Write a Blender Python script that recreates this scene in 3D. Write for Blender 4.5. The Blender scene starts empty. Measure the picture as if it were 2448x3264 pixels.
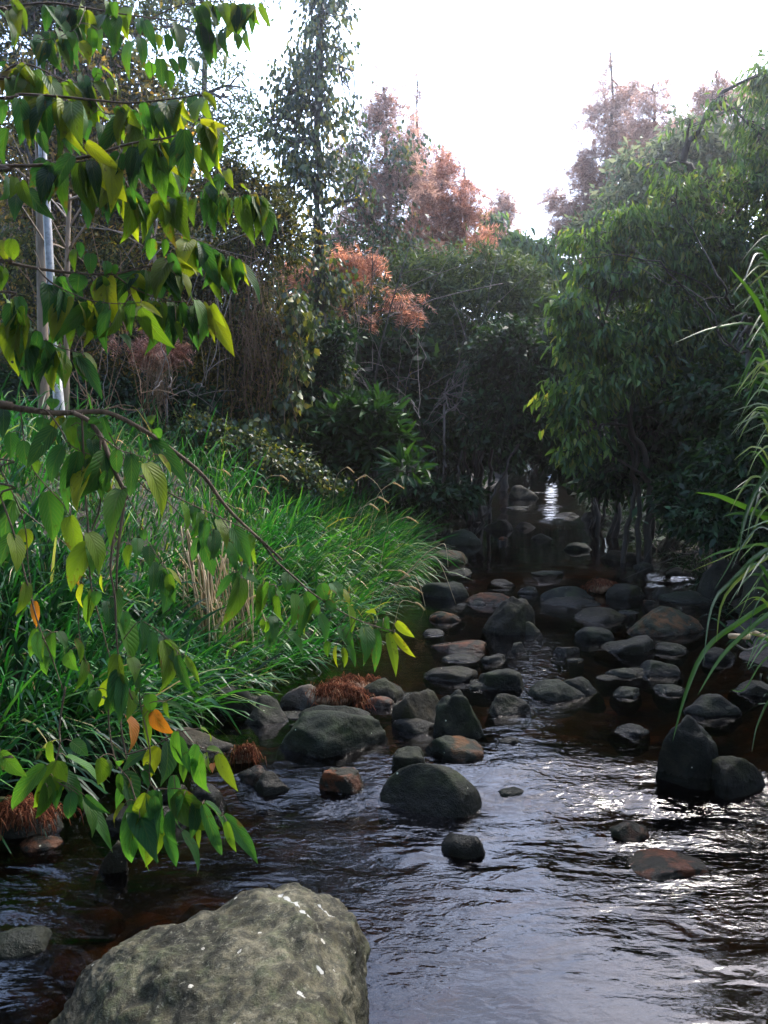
import bpy, math, random
import numpy as np
from mathutils import Vector, noise, Matrix
R = math.radians
SC = bpy.context.scene
C = SC.collection
rng = np.random.default_rng(7)
random.seed(7)

# ------------------------------------------------------------------ camera, sky, sun, exposure
CAMZ, PITCH, F = 1.5, R(5.2), 788.4            # metres, down tilt, focal length in 768x1024 pixels
cd = bpy.data.cameras.new('camera'); cam = bpy.data.objects.new('camera', cd); C.objects.link(cam)
cam.location = (0, 0, CAMZ); cam.rotation_euler = (R(90) - PITCH, 0, 0)
cd.sensor_fit = 'VERTICAL'; cd.angle = 2 * math.atan(512 / F); cd.clip_start = 0.05; cd.clip_end = 2000
SC.camera = cam
SUN_AZ, SUN_EL = R(39), R(48)                  # ahead of the camera, a little to the right
w = bpy.data.worlds.new("World"); SC.world = w; w.use_nodes = True
nt = w.node_tree; nt.nodes.clear()
sky = nt.nodes.new('ShaderNodeTexSky'); sky.sky_type = 'NISHITA'; sky.sun_disc = False
sky.sun_elevation = SUN_EL; sky.sun_rotation = SUN_AZ; sky.air_density = 1.0; sky.dust_density = 1.2; sky.ozone_density = 1.0
bg = nt.nodes.new('ShaderNodeBackground'); bg.inputs['Strength'].default_value = 0.15
wo = nt.nodes.new('ShaderNodeOutputWorld')
hs = nt.nodes.new('ShaderNodeHueSaturation'); hs.inputs['Saturation'].default_value = 0.95; nt.links.new(sky.outputs[0], hs.inputs['Color'])
tcw = nt.nodes.new('ShaderNodeTexCoord'); nzw = nt.nodes.new('ShaderNodeTexNoise'); nzw.inputs['Scale'].default_value = 3.5; nzw.inputs['Detail'].default_value = 6; nzw.inputs['Distortion'].default_value = 0.5
mpw = nt.nodes.new('ShaderNodeMapping'); mpw.inputs['Scale'].default_value = (1, 1, 2.2); nt.links.new(tcw.outputs['Generated'], mpw.inputs[0]); nt.links.new(mpw.outputs[0], nzw.inputs['Vector'])
crw = nt.nodes.new('ShaderNodeValToRGB'); crw.color_ramp.elements[0].position = 0.38; crw.color_ramp.elements[0].color = (0.72, 0.74, 0.80, 1); crw.color_ramp.elements[1].position = 0.62; crw.color_ramp.elements[1].color = (1.25, 1.2, 1.18, 1); nt.links.new(nzw.outputs[0], crw.inputs[0])
mxw = nt.nodes.new('ShaderNodeMix'); mxw.data_type = 'RGBA'; mxw.blend_type = 'MULTIPLY'; mxw.inputs[0].default_value = 1.0; nt.links.new(hs.outputs[0], mxw.inputs[6]); nt.links.new(crw.outputs[0], mxw.inputs[7])   # thin broken cloud
nt.links.new(mxw.outputs[2], bg.inputs['Color']); nt.links.new(bg.outputs[0], wo.inputs['Surface'])
sd = Vector((math.sin(SUN_AZ) * math.cos(SUN_EL), math.cos(SUN_AZ) * math.cos(SUN_EL), math.sin(SUN_EL)))
ld = bpy.data.lights.new('sun', 'SUN'); ld.energy = 0.95; ld.angle = R(18); ld.color = (1.0, 0.93, 0.82)
sun = bpy.data.objects.new('sun', ld); C.objects.link(sun); sun.location = sd * 60
sun.rotation_euler = sd.to_track_quat('Z', 'Y').to_euler()
vs = SC.view_settings; vs.view_transform = 'Standard'; vs.look = 'None'; vs.exposure = 3.0; vs.gamma = 1; vs.use_curve_mapping = False
cy = SC.cycles; cy.use_denoising = True; cy.max_bounces = 6; cy.diffuse_bounces = 3; cy.glossy_bounces = 3
cy.transmission_bounces = 4; cy.transparent_max_bounces = 8; cy.volume_bounces = 0
cy.caustics_reflective = False; cy.caustics_refractive = False; cy.sample_clamp_indirect = 4

# ------------------------------------------------------------------ helpers
cp, sp = math.cos(PITCH), math.sin(PITCH)
def P(u, v, Y):                                 # point at distance Y seen at (u, v) of the 768x1024 frame
    x = (u - 384) / F; yc = -(v - 512) / F
    dy = cp + yc * sp; dz = -sp + yc * cp
    k = Y / dy
    return Vector((x * k, Y, CAMZ + dz * k))
def G(u, v, z=0.0):                             # point on the level z
    x = (u - 384) / F; yc = -(v - 512) / F
    dy = cp + yc * sp; dz = -sp + yc * cp
    k = (z - CAMZ) / dz
    return Vector((x * k, dy * k, z))
def nrm(a):
    return a / np.maximum(np.linalg.norm(a, axis=-1, keepdims=True), 1e-9)
class MB:
    def __init__(s): s.V = []; s.F = []; s.n = 0; s.A = []; s.UV = []
    def add(s, V, Fs, tone=None, uv=None):
        V = np.asarray(V, np.float32).reshape(-1, 3)
        for f in (Fs if isinstance(Fs, list) else [Fs]):
            f = np.asarray(f, np.int32)
            if f.size: s.F.append(f + s.n)
        s.V.append(V); s.n += len(V)
        if tone is not None: s.A.append(np.asarray(tone, np.float32))
        if uv is not None: s.UV.append(np.asarray(uv, np.float32))
    def tube(s, pts, rad, n=5):
        pts = np.array([tuple(p) for p in pts], np.float64); m = len(pts)
        rad = np.broadcast_to(np.asarray(rad, np.float64), (m,)) if np.ndim(rad) else np.full(m, rad)
        t = nrm(np.gradient(pts, axis=0))
        up = np.array([0, 0, 1.0]) if abs(t[0, 2]) < 0.9 else np.array([0, 1.0, 0])
        a = nrm(np.cross(t, up)); b = np.cross(t, a)
        th = np.arange(n) * 2 * math.pi / n
        V = pts[:, None] + rad[:, None, None] * (np.cos(th)[None, :, None] * a[:, None] + np.sin(th)[None, :, None] * b[:, None])
        i = np.arange(m - 1)[:, None] * n; j = np.arange(n)[None]; k = (j + 1) % n
        q = np.stack([i + j, i + k, i + n + k, i + n + j], -1).reshape(-1, 4)
        s.add(V.reshape(-1, 3), [q, np.arange(n)[None, ::-1].copy(), (np.arange(n) + (m - 1) * n)[None]])
    def build(s, name, mat, parent=None, smooth=True):
        me = bpy.data.meshes.new(name)
        V = np.concatenate(s.V) if s.V else np.zeros((0, 3), np.float32)
        lens = np.concatenate([np.full(len(f), f.shape[1], np.int32) for f in s.F]) if s.F else np.zeros(0, np.int32)
        loops = np.concatenate([f.ravel() for f in s.F]) if s.F else np.zeros(0, np.int32)
        me.vertices.add(len(V)); me.vertices.foreach_set('co', V.ravel())
        me.loops.add(len(loops)); me.loops.foreach_set('vertex_index', loops.astype(np.int32))
        me.polygons.add(len(lens))
        st = np.zeros(len(lens), np.int32); st[1:] = np.cumsum(lens)[:-1]
        me.polygons.foreach_set('loop_start', st); me.polygons.foreach_set('loop_total', lens)
        if smooth: me.polygons.foreach_set('use_smooth', np.ones(len(lens), bool))
        me.update(calc_edges=True)
        if s.A:
            at = me.attributes.new('tone', 'FLOAT', 'POINT'); at.data.foreach_set('value', np.concatenate(s.A))
        if s.UV:
            at = me.attributes.new('leafuv', 'FLOAT2', 'POINT'); at.data.foreach_set('vector', np.concatenate(s.UV).ravel())
        me.materials.append(mat)
        o = bpy.data.objects.new(name, me); C.objects.link(o)
        if parent is not None:
            o.parent = parent; o.matrix_parent_inverse = Matrix.Translation(-Vector(parent_loc(parent)))
        return o
def parent_loc(p):
    l = Vector(p.location)
    while p.parent: p = p.parent; l = l if p.location.length == 0 or True else l
    return wloc.get(p.name, tuple(l)) if False else world_loc(p)
wloc = {}
def world_loc(p): return Vector(p.location)
def thing(name, label, cat, loc=(0, 0, 0), group=None):
    o = bpy.data.objects.new(name, None); C.objects.link(o); o.location = loc; o.empty_display_size = 0.2
    return tag(o, label, cat, group)
def tag(o, label, cat, group=None):
    o['label'] = label; o['category'] = cat
    if group: o['group'] = group
    return o
def part(mb, name, mat, root, smooth=True):     # vertices are in world space; the part hangs under its thing (or its part)
    o = mb.build(name, mat, None, smooth); o.parent = root
    top = root
    while top.parent: top = top.parent
    if root.type == 'EMPTY': o.matrix_parent_inverse = Matrix.Translation(-Vector(root.location))
    return o
def bez(pts, n=10):                             # smooth polyline through points
    p = np.array([tuple(q) for q in pts], float); m = len(p)
    if m < 3:
        t = np.linspace(0, 1, n)[:, None]; return p[0] * (1 - t) + p[-1] * t
    out = []
    for i in range(m - 1):
        a, b, c, d = p[max(i - 1, 0)], p[i], p[i + 1], p[min(i + 2, m - 1)]
        k = max(2, n // (m - 1))
        for t in np.linspace(0, 1, k, endpoint=False):
            out.append(0.5 * (2 * b + (c - a) * t + (2 * a - 5 * b + 4 * c - d) * t * t + (3 * b - a - 3 * c + d) * t ** 3))
    out.append(p[-1]); return np.array(out)
def sstep(a, b, x):
    t = np.clip((x - a) / (b - a), 0, 1); return t * t * (3 - 2 * t)

# ------------------------------------------------------------------ materials
def mat(name):
    m = bpy.data.materials.new(name); m.use_nodes = True; t = m.node_tree; t.nodes.clear()
    o = t.nodes.new('ShaderNodeOutputMaterial'); return m, t, o
def N(t, kind, **kw):
    n = t.nodes.new('ShaderNode' + kind)
    for k, v in kw.items():
        if k in n.inputs.keys(): n.inputs[k].default_value = v
        else: setattr(n, k, v)
    return n
def L(t, a, b): t.links.new(a, b)
def ramp(t, fac, stops, interp='LINEAR'):
    r = t.nodes.new('ShaderNodeValToRGB'); r.color_ramp.interpolation = interp
    e = r.color_ramp.elements
    while len(e) < len(stops): e.new(0.5)
    for el, (p, c) in zip(e, stops): el.position = p; el.color = (*c, 1) if len(c) == 3 else c
    if fac is not None: L(t, fac, r.inputs[0])
    return r
def math_n(t, op, a, b=None, clamp=False):
    n = t.nodes.new('ShaderNodeMath'); n.operation = op; n.use_clamp = clamp
    for i, x in enumerate((a, b)):
        if x is None: continue
        if isinstance(x, (int, float)): n.inputs[i].default_value = x
        else: L(t, x, n.inputs[i])
    return n.outputs[0]
def mixc(t, fac, a, b, blend='MIX'):
    n = t.nodes.new('ShaderNodeMix'); n.data_type = 'RGBA'; n.blend_type = blend
    for s, x in ((n.inputs[0], fac), (n.inputs[6], a), (n.inputs[7], b)):
        if isinstance(x, (int, float)): s.default_value = x
        elif isinstance(x, tuple): s.default_value = (*x, 1)
        else: L(t, x, s)
    return n.outputs[2]
def leafmat(name, stops, trans=0.4, rough=0.5, spec=0.4, tone=False, veins=False, patchy=False, tint=(1.5, 1.25, 0.35)):
    m, t, o = mat(name)
    if tone: src = N(t, 'Attribute', attribute_name='tone').outputs['Fac']
    else: src = N(t, 'NewGeometry').outputs['Random Per Island']
    col = ramp(t, src, stops).outputs[0]
    pr = N(t, 'BsdfPrincipled', Roughness=rough); pr.inputs['Specular IOR Level'].default_value = spec
    tr = N(t, 'BsdfTranslucent')
    ri = N(t, 'NewGeometry').outputs['Random Per Island']
    hs = N(t, 'HueSaturation'); L(t, col, hs.inputs['Color'])
    L(t, math_n(t, 'ADD', math_n(t, 'MULTIPLY', ri, 0.7), 0.65), hs.inputs['Value']); col = hs.outputs[0]
    if patchy:
        gp = N(t, 'NewGeometry'); pn = N(t, 'TexNoise', Scale=1.6, Detail=3.0); L(t, gp.outputs['Position'], pn.inputs['Vector'])
        col = mixc(t, 1.0, col, ramp(t, pn.outputs[0], [(0.3, (0.55, 0.75, 0.8)), (0.5, (1, 1, 1)), (0.68, (1.9, 1.15, 0.9))]).outputs[0], 'MULTIPLY')
    if veins:
        uv = N(t, 'Attribute', attribute_name='leafuv').outputs['Vector']
        s = N(t, 'SeparateXYZ'); L(t, uv, s.inputs[0])
        au = math_n(t, 'ABSOLUTE', s.outputs[0])
        ph = math_n(t, 'SUBTRACT', math_n(t, 'MULTIPLY', s.outputs[1], 9.0), math_n(t, 'MULTIPLY', au, 3.2))
        wv = math_n(t, 'POWER', math_n(t, 'ABSOLUTE', math_n(t, 'SINE', math_n(t, 'MULTIPLY', ph, 3.1416))), 0.35)
        mid = math_n(t, 'MINIMUM', math_n(t, 'MULTIPLY', au, 9.0), 1.0)
        h = math_n(t, 'MULTIPLY', wv, mid)
        bp = N(t, 'Bump', Strength=0.55, Distance=0.004); L(t, h, bp.inputs['Height'])
        L(t, bp.outputs[0], pr.inputs['Normal'])
        col = mixc(t, math_n(t, 'MULTIPLY', math_n(t, 'SUBTRACT', 1.0, h), 0.35), col, (0.16, 0.22, 0.06))
        nz = N(t, 'TexNoise', Scale=70.0, Detail=3.0)
        g = N(t, 'TexCoord'); L(t, g.outputs['Object'], nz.inputs['Vector'])
        sm = ramp(t, nz.outputs[0], [(0.64, (0, 0, 0)), (0.72, (1, 1, 1))]).outputs[0]
        col = mixc(t, math_n(t, 'MULTIPLY', sm, 0.5), col, (0.05, 0.035, 0.012))
        n2 = N(t, 'TexNoise', Scale=17.0, Detail=4.0, Roughness=0.7); L(t, g.outputs['Object'], n2.inputs['Vector'])
        ed = math_n(t, 'MAXIMUM', au, s.outputs[1])
        bl = ramp(t, math_n(t, 'ADD', math_n(t, 'MULTIPLY', n2.outputs[0], 1.0), math_n(t, 'MULTIPLY', ed, 0.16)), [(0.74, (0, 0, 0)), (0.80, (1, 1, 1))]).outputs[0]
        col = mixc(t, math_n(t, 'MULTIPLY', bl, 0.75), col, (0.14, 0.075, 0.025))
        vo = N(t, 'TexVoronoi', Scale=48.0); L(t, g.outputs['Object'], vo.inputs['Vector']); vc = N(t, 'SeparateColor'); L(t, vo.outputs['Color'], vc.inputs[0])
        hole = math_n(t, 'MULTIPLY', math_n(t, 'LESS_THAN', vo.outputs['Distance'], math_n(t, 'MULTIPLY', vc.outputs[1], 0.30)), math_n(t, 'GREATER_THAN', vc.outputs[0], 0.955))
    L(t, col, pr.inputs['Base Color'])
    L(t, mixc(t, 1.0, col, tint, 'MULTIPLY'), tr.inputs['Color'])
    mx = N(t, 'MixShader'); mx.inputs[0].default_value = trans
    L(t, pr.outputs[0], mx.inputs[1]); L(t, tr.outputs[0], mx.inputs[2])
    if veins:
        m3 = N(t, 'MixShader'); tp = N(t, 'BsdfTransparent'); L(t, hole, m3.inputs[0]); L(t, mx.outputs[0], m3.inputs[1]); L(t, tp.outputs[0], m3.inputs[2]); L(t, m3.outputs[0], o.inputs[0])
    else: L(t, mx.outputs[0], o.inputs[0])
    return m
def barkmat(name, a, b, scale=30, rough=0.8, stretch=0.15):
    m, t, o = mat(name)
    tc = N(t, 'TexCoord'); mp = N(t, 'Mapping'); mp.inputs['Scale'].default_value = (1, 1, stretch); L(t, tc.outputs['Object'], mp.inputs[0])
    nz = N(t, 'TexNoise', Scale=scale, Detail=5.0, Roughness=0.65); L(t, mp.outputs[0], nz.inputs['Vector'])
    pr = N(t, 'BsdfPrincipled', Roughness=rough)
    L(t, ramp(t, nz.outputs[0], [(0.3, a), (0.7, b)]).outputs[0], pr.inputs['Base Color'])
    bp = N(t, 'Bump', Strength=0.6, Distance=0.01); L(t, nz.outputs[0], bp.inputs['Height']); L(t, bp.outputs[0], pr.inputs['Normal'])
    L(t, pr.outputs[0], o.inputs[0]); return m
M = {}
M['fg_leaf'] = leafmat('broad_leaf', [(0.0, (0.018, 0.060, 0.040)), (0.3, (0.034, 0.125, 0.038)), (0.5, (0.060, 0.160, 0.026)), (0.7, (0.13, 0.20, 0.020)), (0.87, (0.27, 0.29, 0.020)), (0.93, (0.26, 0.19, 0.025)), (1.0, (0.36, 0.11, 0.02))], 0.55, 0.55, 0.35, tone=True, veins=True, tint=(1.2, 1.25, 0.35))  # yellow tones paint backlight into the leaf colour; orange ones are dead leaves
M['twig'] = barkmat('twig_bark', (0.04, 0.027, 0.018), (0.17, 0.115, 0.08), 60)
M['bark'] = barkmat('dark_bark', (0.014, 0.012, 0.009), (0.055, 0.046, 0.035), 25)
M['tanbark'] = barkmat('tan_bark', (0.16, 0.11, 0.07), (0.34, 0.26, 0.18), 25)
M['pale_twig'] = barkmat('pale_dead_wood', (0.07, 0.06, 0.05), (0.24, 0.20, 0.165), 30)
M['vine'] = barkmat('brown_dry_vine', (0.10, 0.05, 0.025), (0.27, 0.16, 0.08), 30)
M['grass'] = leafmat('grass_blade', patchy=True, stops= [(0, (0.007, 0.05, 0.012)), (0.4, (0.015, 0.092, 0.018)), (0.78, (0.032, 0.14, 0.026)), (0.96, (0.08, 0.16, 0.033)), (1, (0.26, 0.21, 0.10))], trans=0.4, rough=0.45, spec=0.4, tint=(0.95, 1.3, 0.45))
M['broad'] = leafmat('broad_grass_blade', [(0, (0.005, 0.032, 0.014)), (0.7, (0.012, 0.062, 0.028)), (1, (0.03, 0.10, 0.03))], 0.35, 0.4, 0.5, tint=(0.9, 1.2, 0.5))
M['reed'] = leafmat('reed_blade', [(0, (0.02, 0.075, 0.018)), (0.7, (0.05, 0.14, 0.03)), (1, (0.17, 0.20, 0.06))], 0.4, 0.38, 0.5)
M['dry'] = leafmat('dry_grass', [(0, (0.30, 0.22, 0.12)), (1, (0.55, 0.45, 0.30))], 0.3, 0.6, 0.3, tint=(1.1, 1, 0.8))
M['seed'] = leafmat('seed_bristle', [(0, (0.40, 0.28, 0.12)), (1, (0.62, 0.50, 0.28))], 0.45, 0.6, 0.3, tint=(1.2, 1, 0.7))
M['ivy'] = leafmat('climber_leaf', [(0, (0.02, 0.045, 0.02)), (0.7, (0.05, 0.09, 0.035)), (0.9, (0.12, 0.14, 0.03)), (1, (0.22, 0.19, 0.04))], 0.35, 0.45, 0.5)
M['rust'] = leafmat('rusty_needles', [(0, (0.18, 0.09, 0.06)), (0.6, (0.38, 0.19, 0.13)), (1, (0.56, 0.37, 0.28))], 0.6, 0.7, 0.2, tint=(1.2, 0.9, 0.7))
M['mat'] = leafmat('old_needles', [(0, (0.05, 0.018, 0.010)), (0.5, (0.13, 0.040, 0.018)), (0.9, (0.21, 0.075, 0.035)), (1, (0.26, 0.17, 0.10))], 0.2, 0.8, 0.1)
M['pinky'] = leafmat('hazed_needles', [(0, (0.19, 0.12, 0.10)), (0.6, (0.36, 0.24, 0.20)), (1, (0.48, 0.35, 0.30))], 0.6, 0.7, 0.2, tint=(1.2, 1, 0.8))  # russet needles lightened in colour to stand in for bright haze over treetops
M['glossy'] = leafmat('glossy_leaf', [(0, (0.008, 0.032, 0.010)), (0.8, (0.016, 0.06, 0.016)), (1, (0.03, 0.09, 0.02))], 0.3, 0.6, 0.25)
M['lance'] = leafmat('lance_leaf', [(0, (0.035, 0.09, 0.035)), (0.5, (0.07, 0.16, 0.05)), (0.9, (0.11, 0.21, 0.06)), (1, (0.19, 0.22, 0.06))], 0.52, 0.5, 0.4)
M['fine'] = leafmat('fine_leaf', [(0, (0.02, 0.045, 0.02)), (0.6, (0.042, 0.085, 0.034)), (1, (0.085, 0.125, 0.05))], 0.4, 0.6, 0.3)
M['olive'] = leafmat('olive_vine_leaf', [(0, (0.02, 0.035, 0.012)), (0.6, (0.055, 0.072, 0.02)), (0.88, (0.10, 0.105, 0.03)), (1, (0.22, 0.16, 0.05))], 0.55, 0.6, 0.25)
M['pale'] = leafmat('haze_pale_leaf', [(0, (0.07, 0.10, 0.06)), (0.6, (0.13, 0.17, 0.10)), (1, (0.22, 0.23, 0.15))], 0.55, 0.6, 0.2, tint=(1.2, 1.15, 0.8))  # haze over the upper right treetops painted as a paler leaf colour
M['gold'] = leafmat('golden_leaf', [(0, (0.06, 0.065, 0.02)), (0.5, (0.15, 0.13, 0.04)), (0.85, (0.26, 0.19, 0.06)), (1, (0.34, 0.19, 0.08))], 0.6, 0.6, 0.2)
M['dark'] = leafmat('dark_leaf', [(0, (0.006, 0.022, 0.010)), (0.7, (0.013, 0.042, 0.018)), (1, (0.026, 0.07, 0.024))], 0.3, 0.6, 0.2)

def _st(u, v, z):
    g = G(u, v, z); return (g.x + 0.35, g.y - 1.75)
STREAKS = [(_st(280, 892, .27), _st(309, 926, .27), .006), (_st(319, 911, .26), _st(335, 924, .25), .0035), (_st(300, 990, .3), _st(303, 993, .3), .005), (_st(318, 965, .29), _st(321, 967, .29), .004)]
def rockmat(name, big=False):
    m, t, o = mat(name)
    oi = N(t, 'ObjectInfo'); tc = N(t, 'TexCoord'); ge = N(t, 'NewGeometry')
    ad = N(t, 'VectorMath'); ad.operation = 'ADD'; L(t, tc.outputs['Object'], ad.inputs[0])
    rs = N(t, 'VectorMath'); rs.operation = 'SCALE'; rs.inputs[0].default_value = (13, 7, 5); L(t, oi.outputs['Random'], rs.inputs['Scale']); L(t, rs.outputs[0], ad.inputs[1])
    co = ad.outputs[0]
    def nz(s, d=6.0, r=0.6, dist=0.0):
        n = N(t, 'TexNoise', Scale=s, Detail=d, Roughness=r, Distortion=dist); L(t, co, n.inputs['Vector']); return n.outputs[0]
    sc = N(t, 'SeparateColor'); L(t, oi.outputs['Color'], sc.inputs[0])
    a, b, c_ = nz(5.0 if big else 9.0), nz(38.0), nz(170.0, 3.0, 0.8)
    if big:
        base = ramp(t, a, [(0.30, (0.016, 0.015, 0.010)), (0.40, (0.042, 0.038, 0.021)), (0.5, (0.112, 0.102, 0.064)), (0.72, (0.205, 0.185, 0.125))]).outputs[0]
        base = mixc(t, ramp(t, b, [(0.40, (1, 1, 1)), (0.56, (0, 0, 0))]).outputs[0], base, mixc(t, 0.72, base, (0.03, 0.032, 0.026)))
        gn = ramp(t, nz(11.0, 5.0, 0.65, 0.6), [(0.50, (0, 0, 0)), (0.66, (1, 1, 1))]).outputs[0]
        base = mixc(t, math_n(t, 'MULTIPLY', gn, 0.55), base, (0.11, 0.125, 0.062))
        bl = ramp(t, nz(3.6, 7.0, 0.72, 0.9), [(0.47, (0, 0, 0)), (0.58, (1, 1, 1))]).outputs[0]
        base = mixc(t, math_n(t, 'MULTIPLY', bl, 0.85), base, (0.016, 0.016, 0.012))
        vo = N(t, 'TexVoronoi', Scale=30.0); L(t, co, vo.inputs['Vector'])
        sel = N(t, 'SeparateColor'); L(t, vo.outputs['Color'], sel.inputs[0])
        spot = math_n(t, 'MULTIPLY', math_n(t, 'LESS_THAN', vo.outputs['Distance'], math_n(t, 'MULTIPLY', sel.outputs[1], 0.24)), math_n(t, 'GREATER_THAN', sel.outputs[0], 0.86))
        base = mixc(t, spot, base, (0.45, 0.43, 0.36))
        base = mixc(t, ramp(t, c_, [(0.36, (1, 1, 1)), (0.50, (0, 0, 0))]).outputs[0], base, mixc(t, 0.6, base, (0.02, 0.02, 0.015)))
        base = mixc(t, math_n(t, 'MULTIPLY', ramp(t, nz(60.0, 5.0, 0.75), [(0.56, (0, 0, 0)), (0.64, (1, 1, 1))]).outputs[0], 0.5), base, (0.24, 0.23, 0.17))
    else:
        base = ramp(t, a, [(0.28, (0.004, 0.005, 0.004)), (0.5, (0.011, 0.0125, 0.010)), (0.72, (0.040, 0.040, 0.029))]).outputs[0]
        base = mixc(t, ramp(t, b, [(0.42, (1, 1, 1)), (0.6, (0, 0, 0))]).outputs[0], base, mixc(t, 0.55, base, (0.012, 0.014, 0.012)))
        pale = mixc(t, b, (0.035, 0.035, 0.028), (0.12, 0.115, 0.095))
        base = mixc(t, sc.outputs[1], base, pale)
        om = math_n(t, 'MULTIPLY', ramp(t, nz(12.0, 4.0, 0.6, 0.4), [(0.46, (0, 0, 0)), (0.56, (1, 1, 1))]).outputs[0], sc.outputs[0], True)
        base = mixc(t, om, base, (0.17, 0.055, 0.022))
        vo = N(t, 'TexVoronoi', Scale=42.0); L(t, co, vo.inputs['Vector'])
        sel = N(t, 'SeparateColor'); L(t, vo.outputs['Color'], sel.inputs[0])
        spot = math_n(t, 'MULTIPLY', math_n(t, 'LESS_THAN', vo.outputs['Distance'], math_n(t, 'MULTIPLY', sel.outputs[1], 0.2)), math_n(t, 'GREATER_THAN', sel.outputs[0], 0.965))
        base = mixc(t, spot, base, (0.6, 0.6, 0.56))
        mo = math_n(t, 'MULTIPLY', ramp(t, nz(7.0), [(0.5, (0, 0, 0)), (0.66, (1, 1, 1))]).outputs[0], 0.6)
        base = mixc(t, mo, base, (0.024, 0.032, 0.012))
    if big:
        sx0 = N(t, 'SeparateXYZ'); L(t, tc.outputs['Object'], sx0.inputs[0])
        for (ax, ay), (bx, by), rad in STREAKS:
            lx, ly = bx - ax, by - ay; ll = lx * lx + ly * ly
            px_, py_ = math_n(t, 'SUBTRACT', sx0.outputs[0], ax), math_n(t, 'SUBTRACT', sx0.outputs[1], ay)
            hh_ = math_n(t, 'ADD', math_n(t, 'MULTIPLY', px_, lx / ll), math_n(t, 'MULTIPLY', py_, ly / ll), True)
            dx_, dy_ = math_n(t, 'SUBTRACT', px_, math_n(t, 'MULTIPLY', hh_, lx)), math_n(t, 'SUBTRACT', py_, math_n(t, 'MULTIPLY', hh_, ly))
            dd = math_n(t, 'SQRT', math_n(t, 'ADD', math_n(t, 'MULTIPLY', dx_, dx_), math_n(t, 'MULTIPLY', dy_, dy_)))
            dd = math_n(t, 'ADD', dd, math_n(t, 'MULTIPLY', math_n(t, 'SUBTRACT', b, 0.5), rad * 7.0))
            base = mixc(t, ramp(t, math_n(t, 'DIVIDE', dd, rad), [(0.55, (.85, .85, .85)), (1.0, (0, 0, 0))]).outputs[0], base, (0.45, 0.45, 0.41))
    if not big: base = mixc(t, 1.0, base, ramp(t, math_n(t, 'FRACT', math_n(t, 'MULTIPLY', oi.outputs['Random'], 7.3)), [(0, (1, 1, 1)), (0.35, (1.25, 1.0, 0.72)), (0.6, (0.8, 1.0, 0.75)), (1, (1.3, 1.25, 1.1))]).outputs[0], 'MULTIPLY')
    sx = N(t, 'SeparateXYZ'); L(t, ge.outputs['Position'], sx.inputs[0])
    wet = math_n(t, 'SUBTRACT', math_n(t, 'ADD', sx.outputs[2], math_n(t, 'MULTIPLY', b, -0.05)), math_n(t, 'MULTIPLY', math_n(t, 'MAXIMUM', math_n(t, 'SUBTRACT', sx.outputs[1], 12.0), 0.0), 0.06))
    wm = ramp(t, wet, [(0.035, (1, 1, 1)), (0.085, (0, 0, 0))]).outputs[0]
    base = mixc(t, math_n(t, 'MULTIPLY', wm, 0.7), base, (0.010, 0.010, 0.008))
    pr = N(t, 'BsdfPrincipled'); pr.inputs['Specular IOR Level'].default_value = 0.12; L(t, base, pr.inputs['Base Color'])
    ro = math_n(t, 'SUBTRACT', 0.75 if big else 0.62, math_n(t, 'MULTIPLY', wm, 0.4)); L(t, ro, pr.inputs['Roughness'])
    hh = math_n(t, 'ADD', math_n(t, 'MULTIPLY', b, 0.7), math_n(t, 'MULTIPLY', c_, 0.3))
    bp = N(t, 'Bump', Strength=0.6 if big else 0.8, Distance=0.02 if big else 0.018); L(t, hh, bp.inputs['Height']); L(t, bp.outputs[0], pr.inputs['Normal'])
    L(t, pr.outputs[0], o.inputs[0]); return m
M['rock'] = rockmat('stream_rock'); M['boulder'] = rockmat('lichen_boulder', True)

def soilmat():
    m, t, o = mat('stream_bed_and_soil')
    tc = N(t, 'TexCoord'); vo = N(t, 'TexVoronoi', Scale=9.0, Randomness=1.0); L(t, tc.outputs['Object'], vo.inputs['Vector'])
    nz = N(t, 'TexNoise', Scale=3.0, Detail=8.0, Roughness=0.65); L(t, tc.outputs['Object'], nz.inputs['Vector'])
    n2 = N(t, 'TexNoise', Scale=45.0, Detail=5.0, Roughness=0.7); L(t, tc.outputs['Object'], n2.inputs['Vector'])
    ce = N(t, 'SeparateColor'); L(t, vo.outputs['Color'], ce.inputs[0])
    peb = ramp(t, ce.outputs[0], [(0, (0.03, 0.024, 0.015)), (0.4, (0.09, 0.06, 0.03)), (0.7, (0.06, 0.05, 0.035)), (1, (0.20, 0.085, 0.03))]).outputs[0]
    soil = ramp(t, nz.outputs[0], [(0.3, (0.010, 0.008, 0.005)), (0.7, (0.035, 0.025, 0.015))]).outputs[0]
    sx = N(t, 'SeparateXYZ'); L(t, tc.outputs['Object'], sx.inputs[0])
    dep = ramp(t, math_n(t, 'ADD', sx.outputs[2], 0.5), [(0.45, (1, 1, 1)), (0.6, (0, 0, 0))]).outputs[0]
    base = mixc(t, math_n(t, 'MULTIPLY', dep, ramp(t, nz.outputs[0], [(0.4, (0, 0, 0)), (0.55, (1, 1, 1))]).outputs[0]), soil, peb)
    base = mixc(t, 0.45, base, n2.outputs[0], 'MULTIPLY')
    pr = N(t, 'BsdfPrincipled', Roughness=0.85); L(t, base, pr.inputs['Base Color'])
    h = math_n(t, 'SUBTRACT', n2.outputs[0], math_n(t, 'MULTIPLY', vo.outputs['Distance'], 1.5))
    bp = N(t, 'Bump', Strength=0.7, Distance=0.03); L(t, h, bp.inputs['Height']); L(t, bp.outputs[0], pr.inputs['Normal'])
    L(t, pr.outputs[0], o.inputs[0]); return m
M['soil'] = soilmat()

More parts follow.
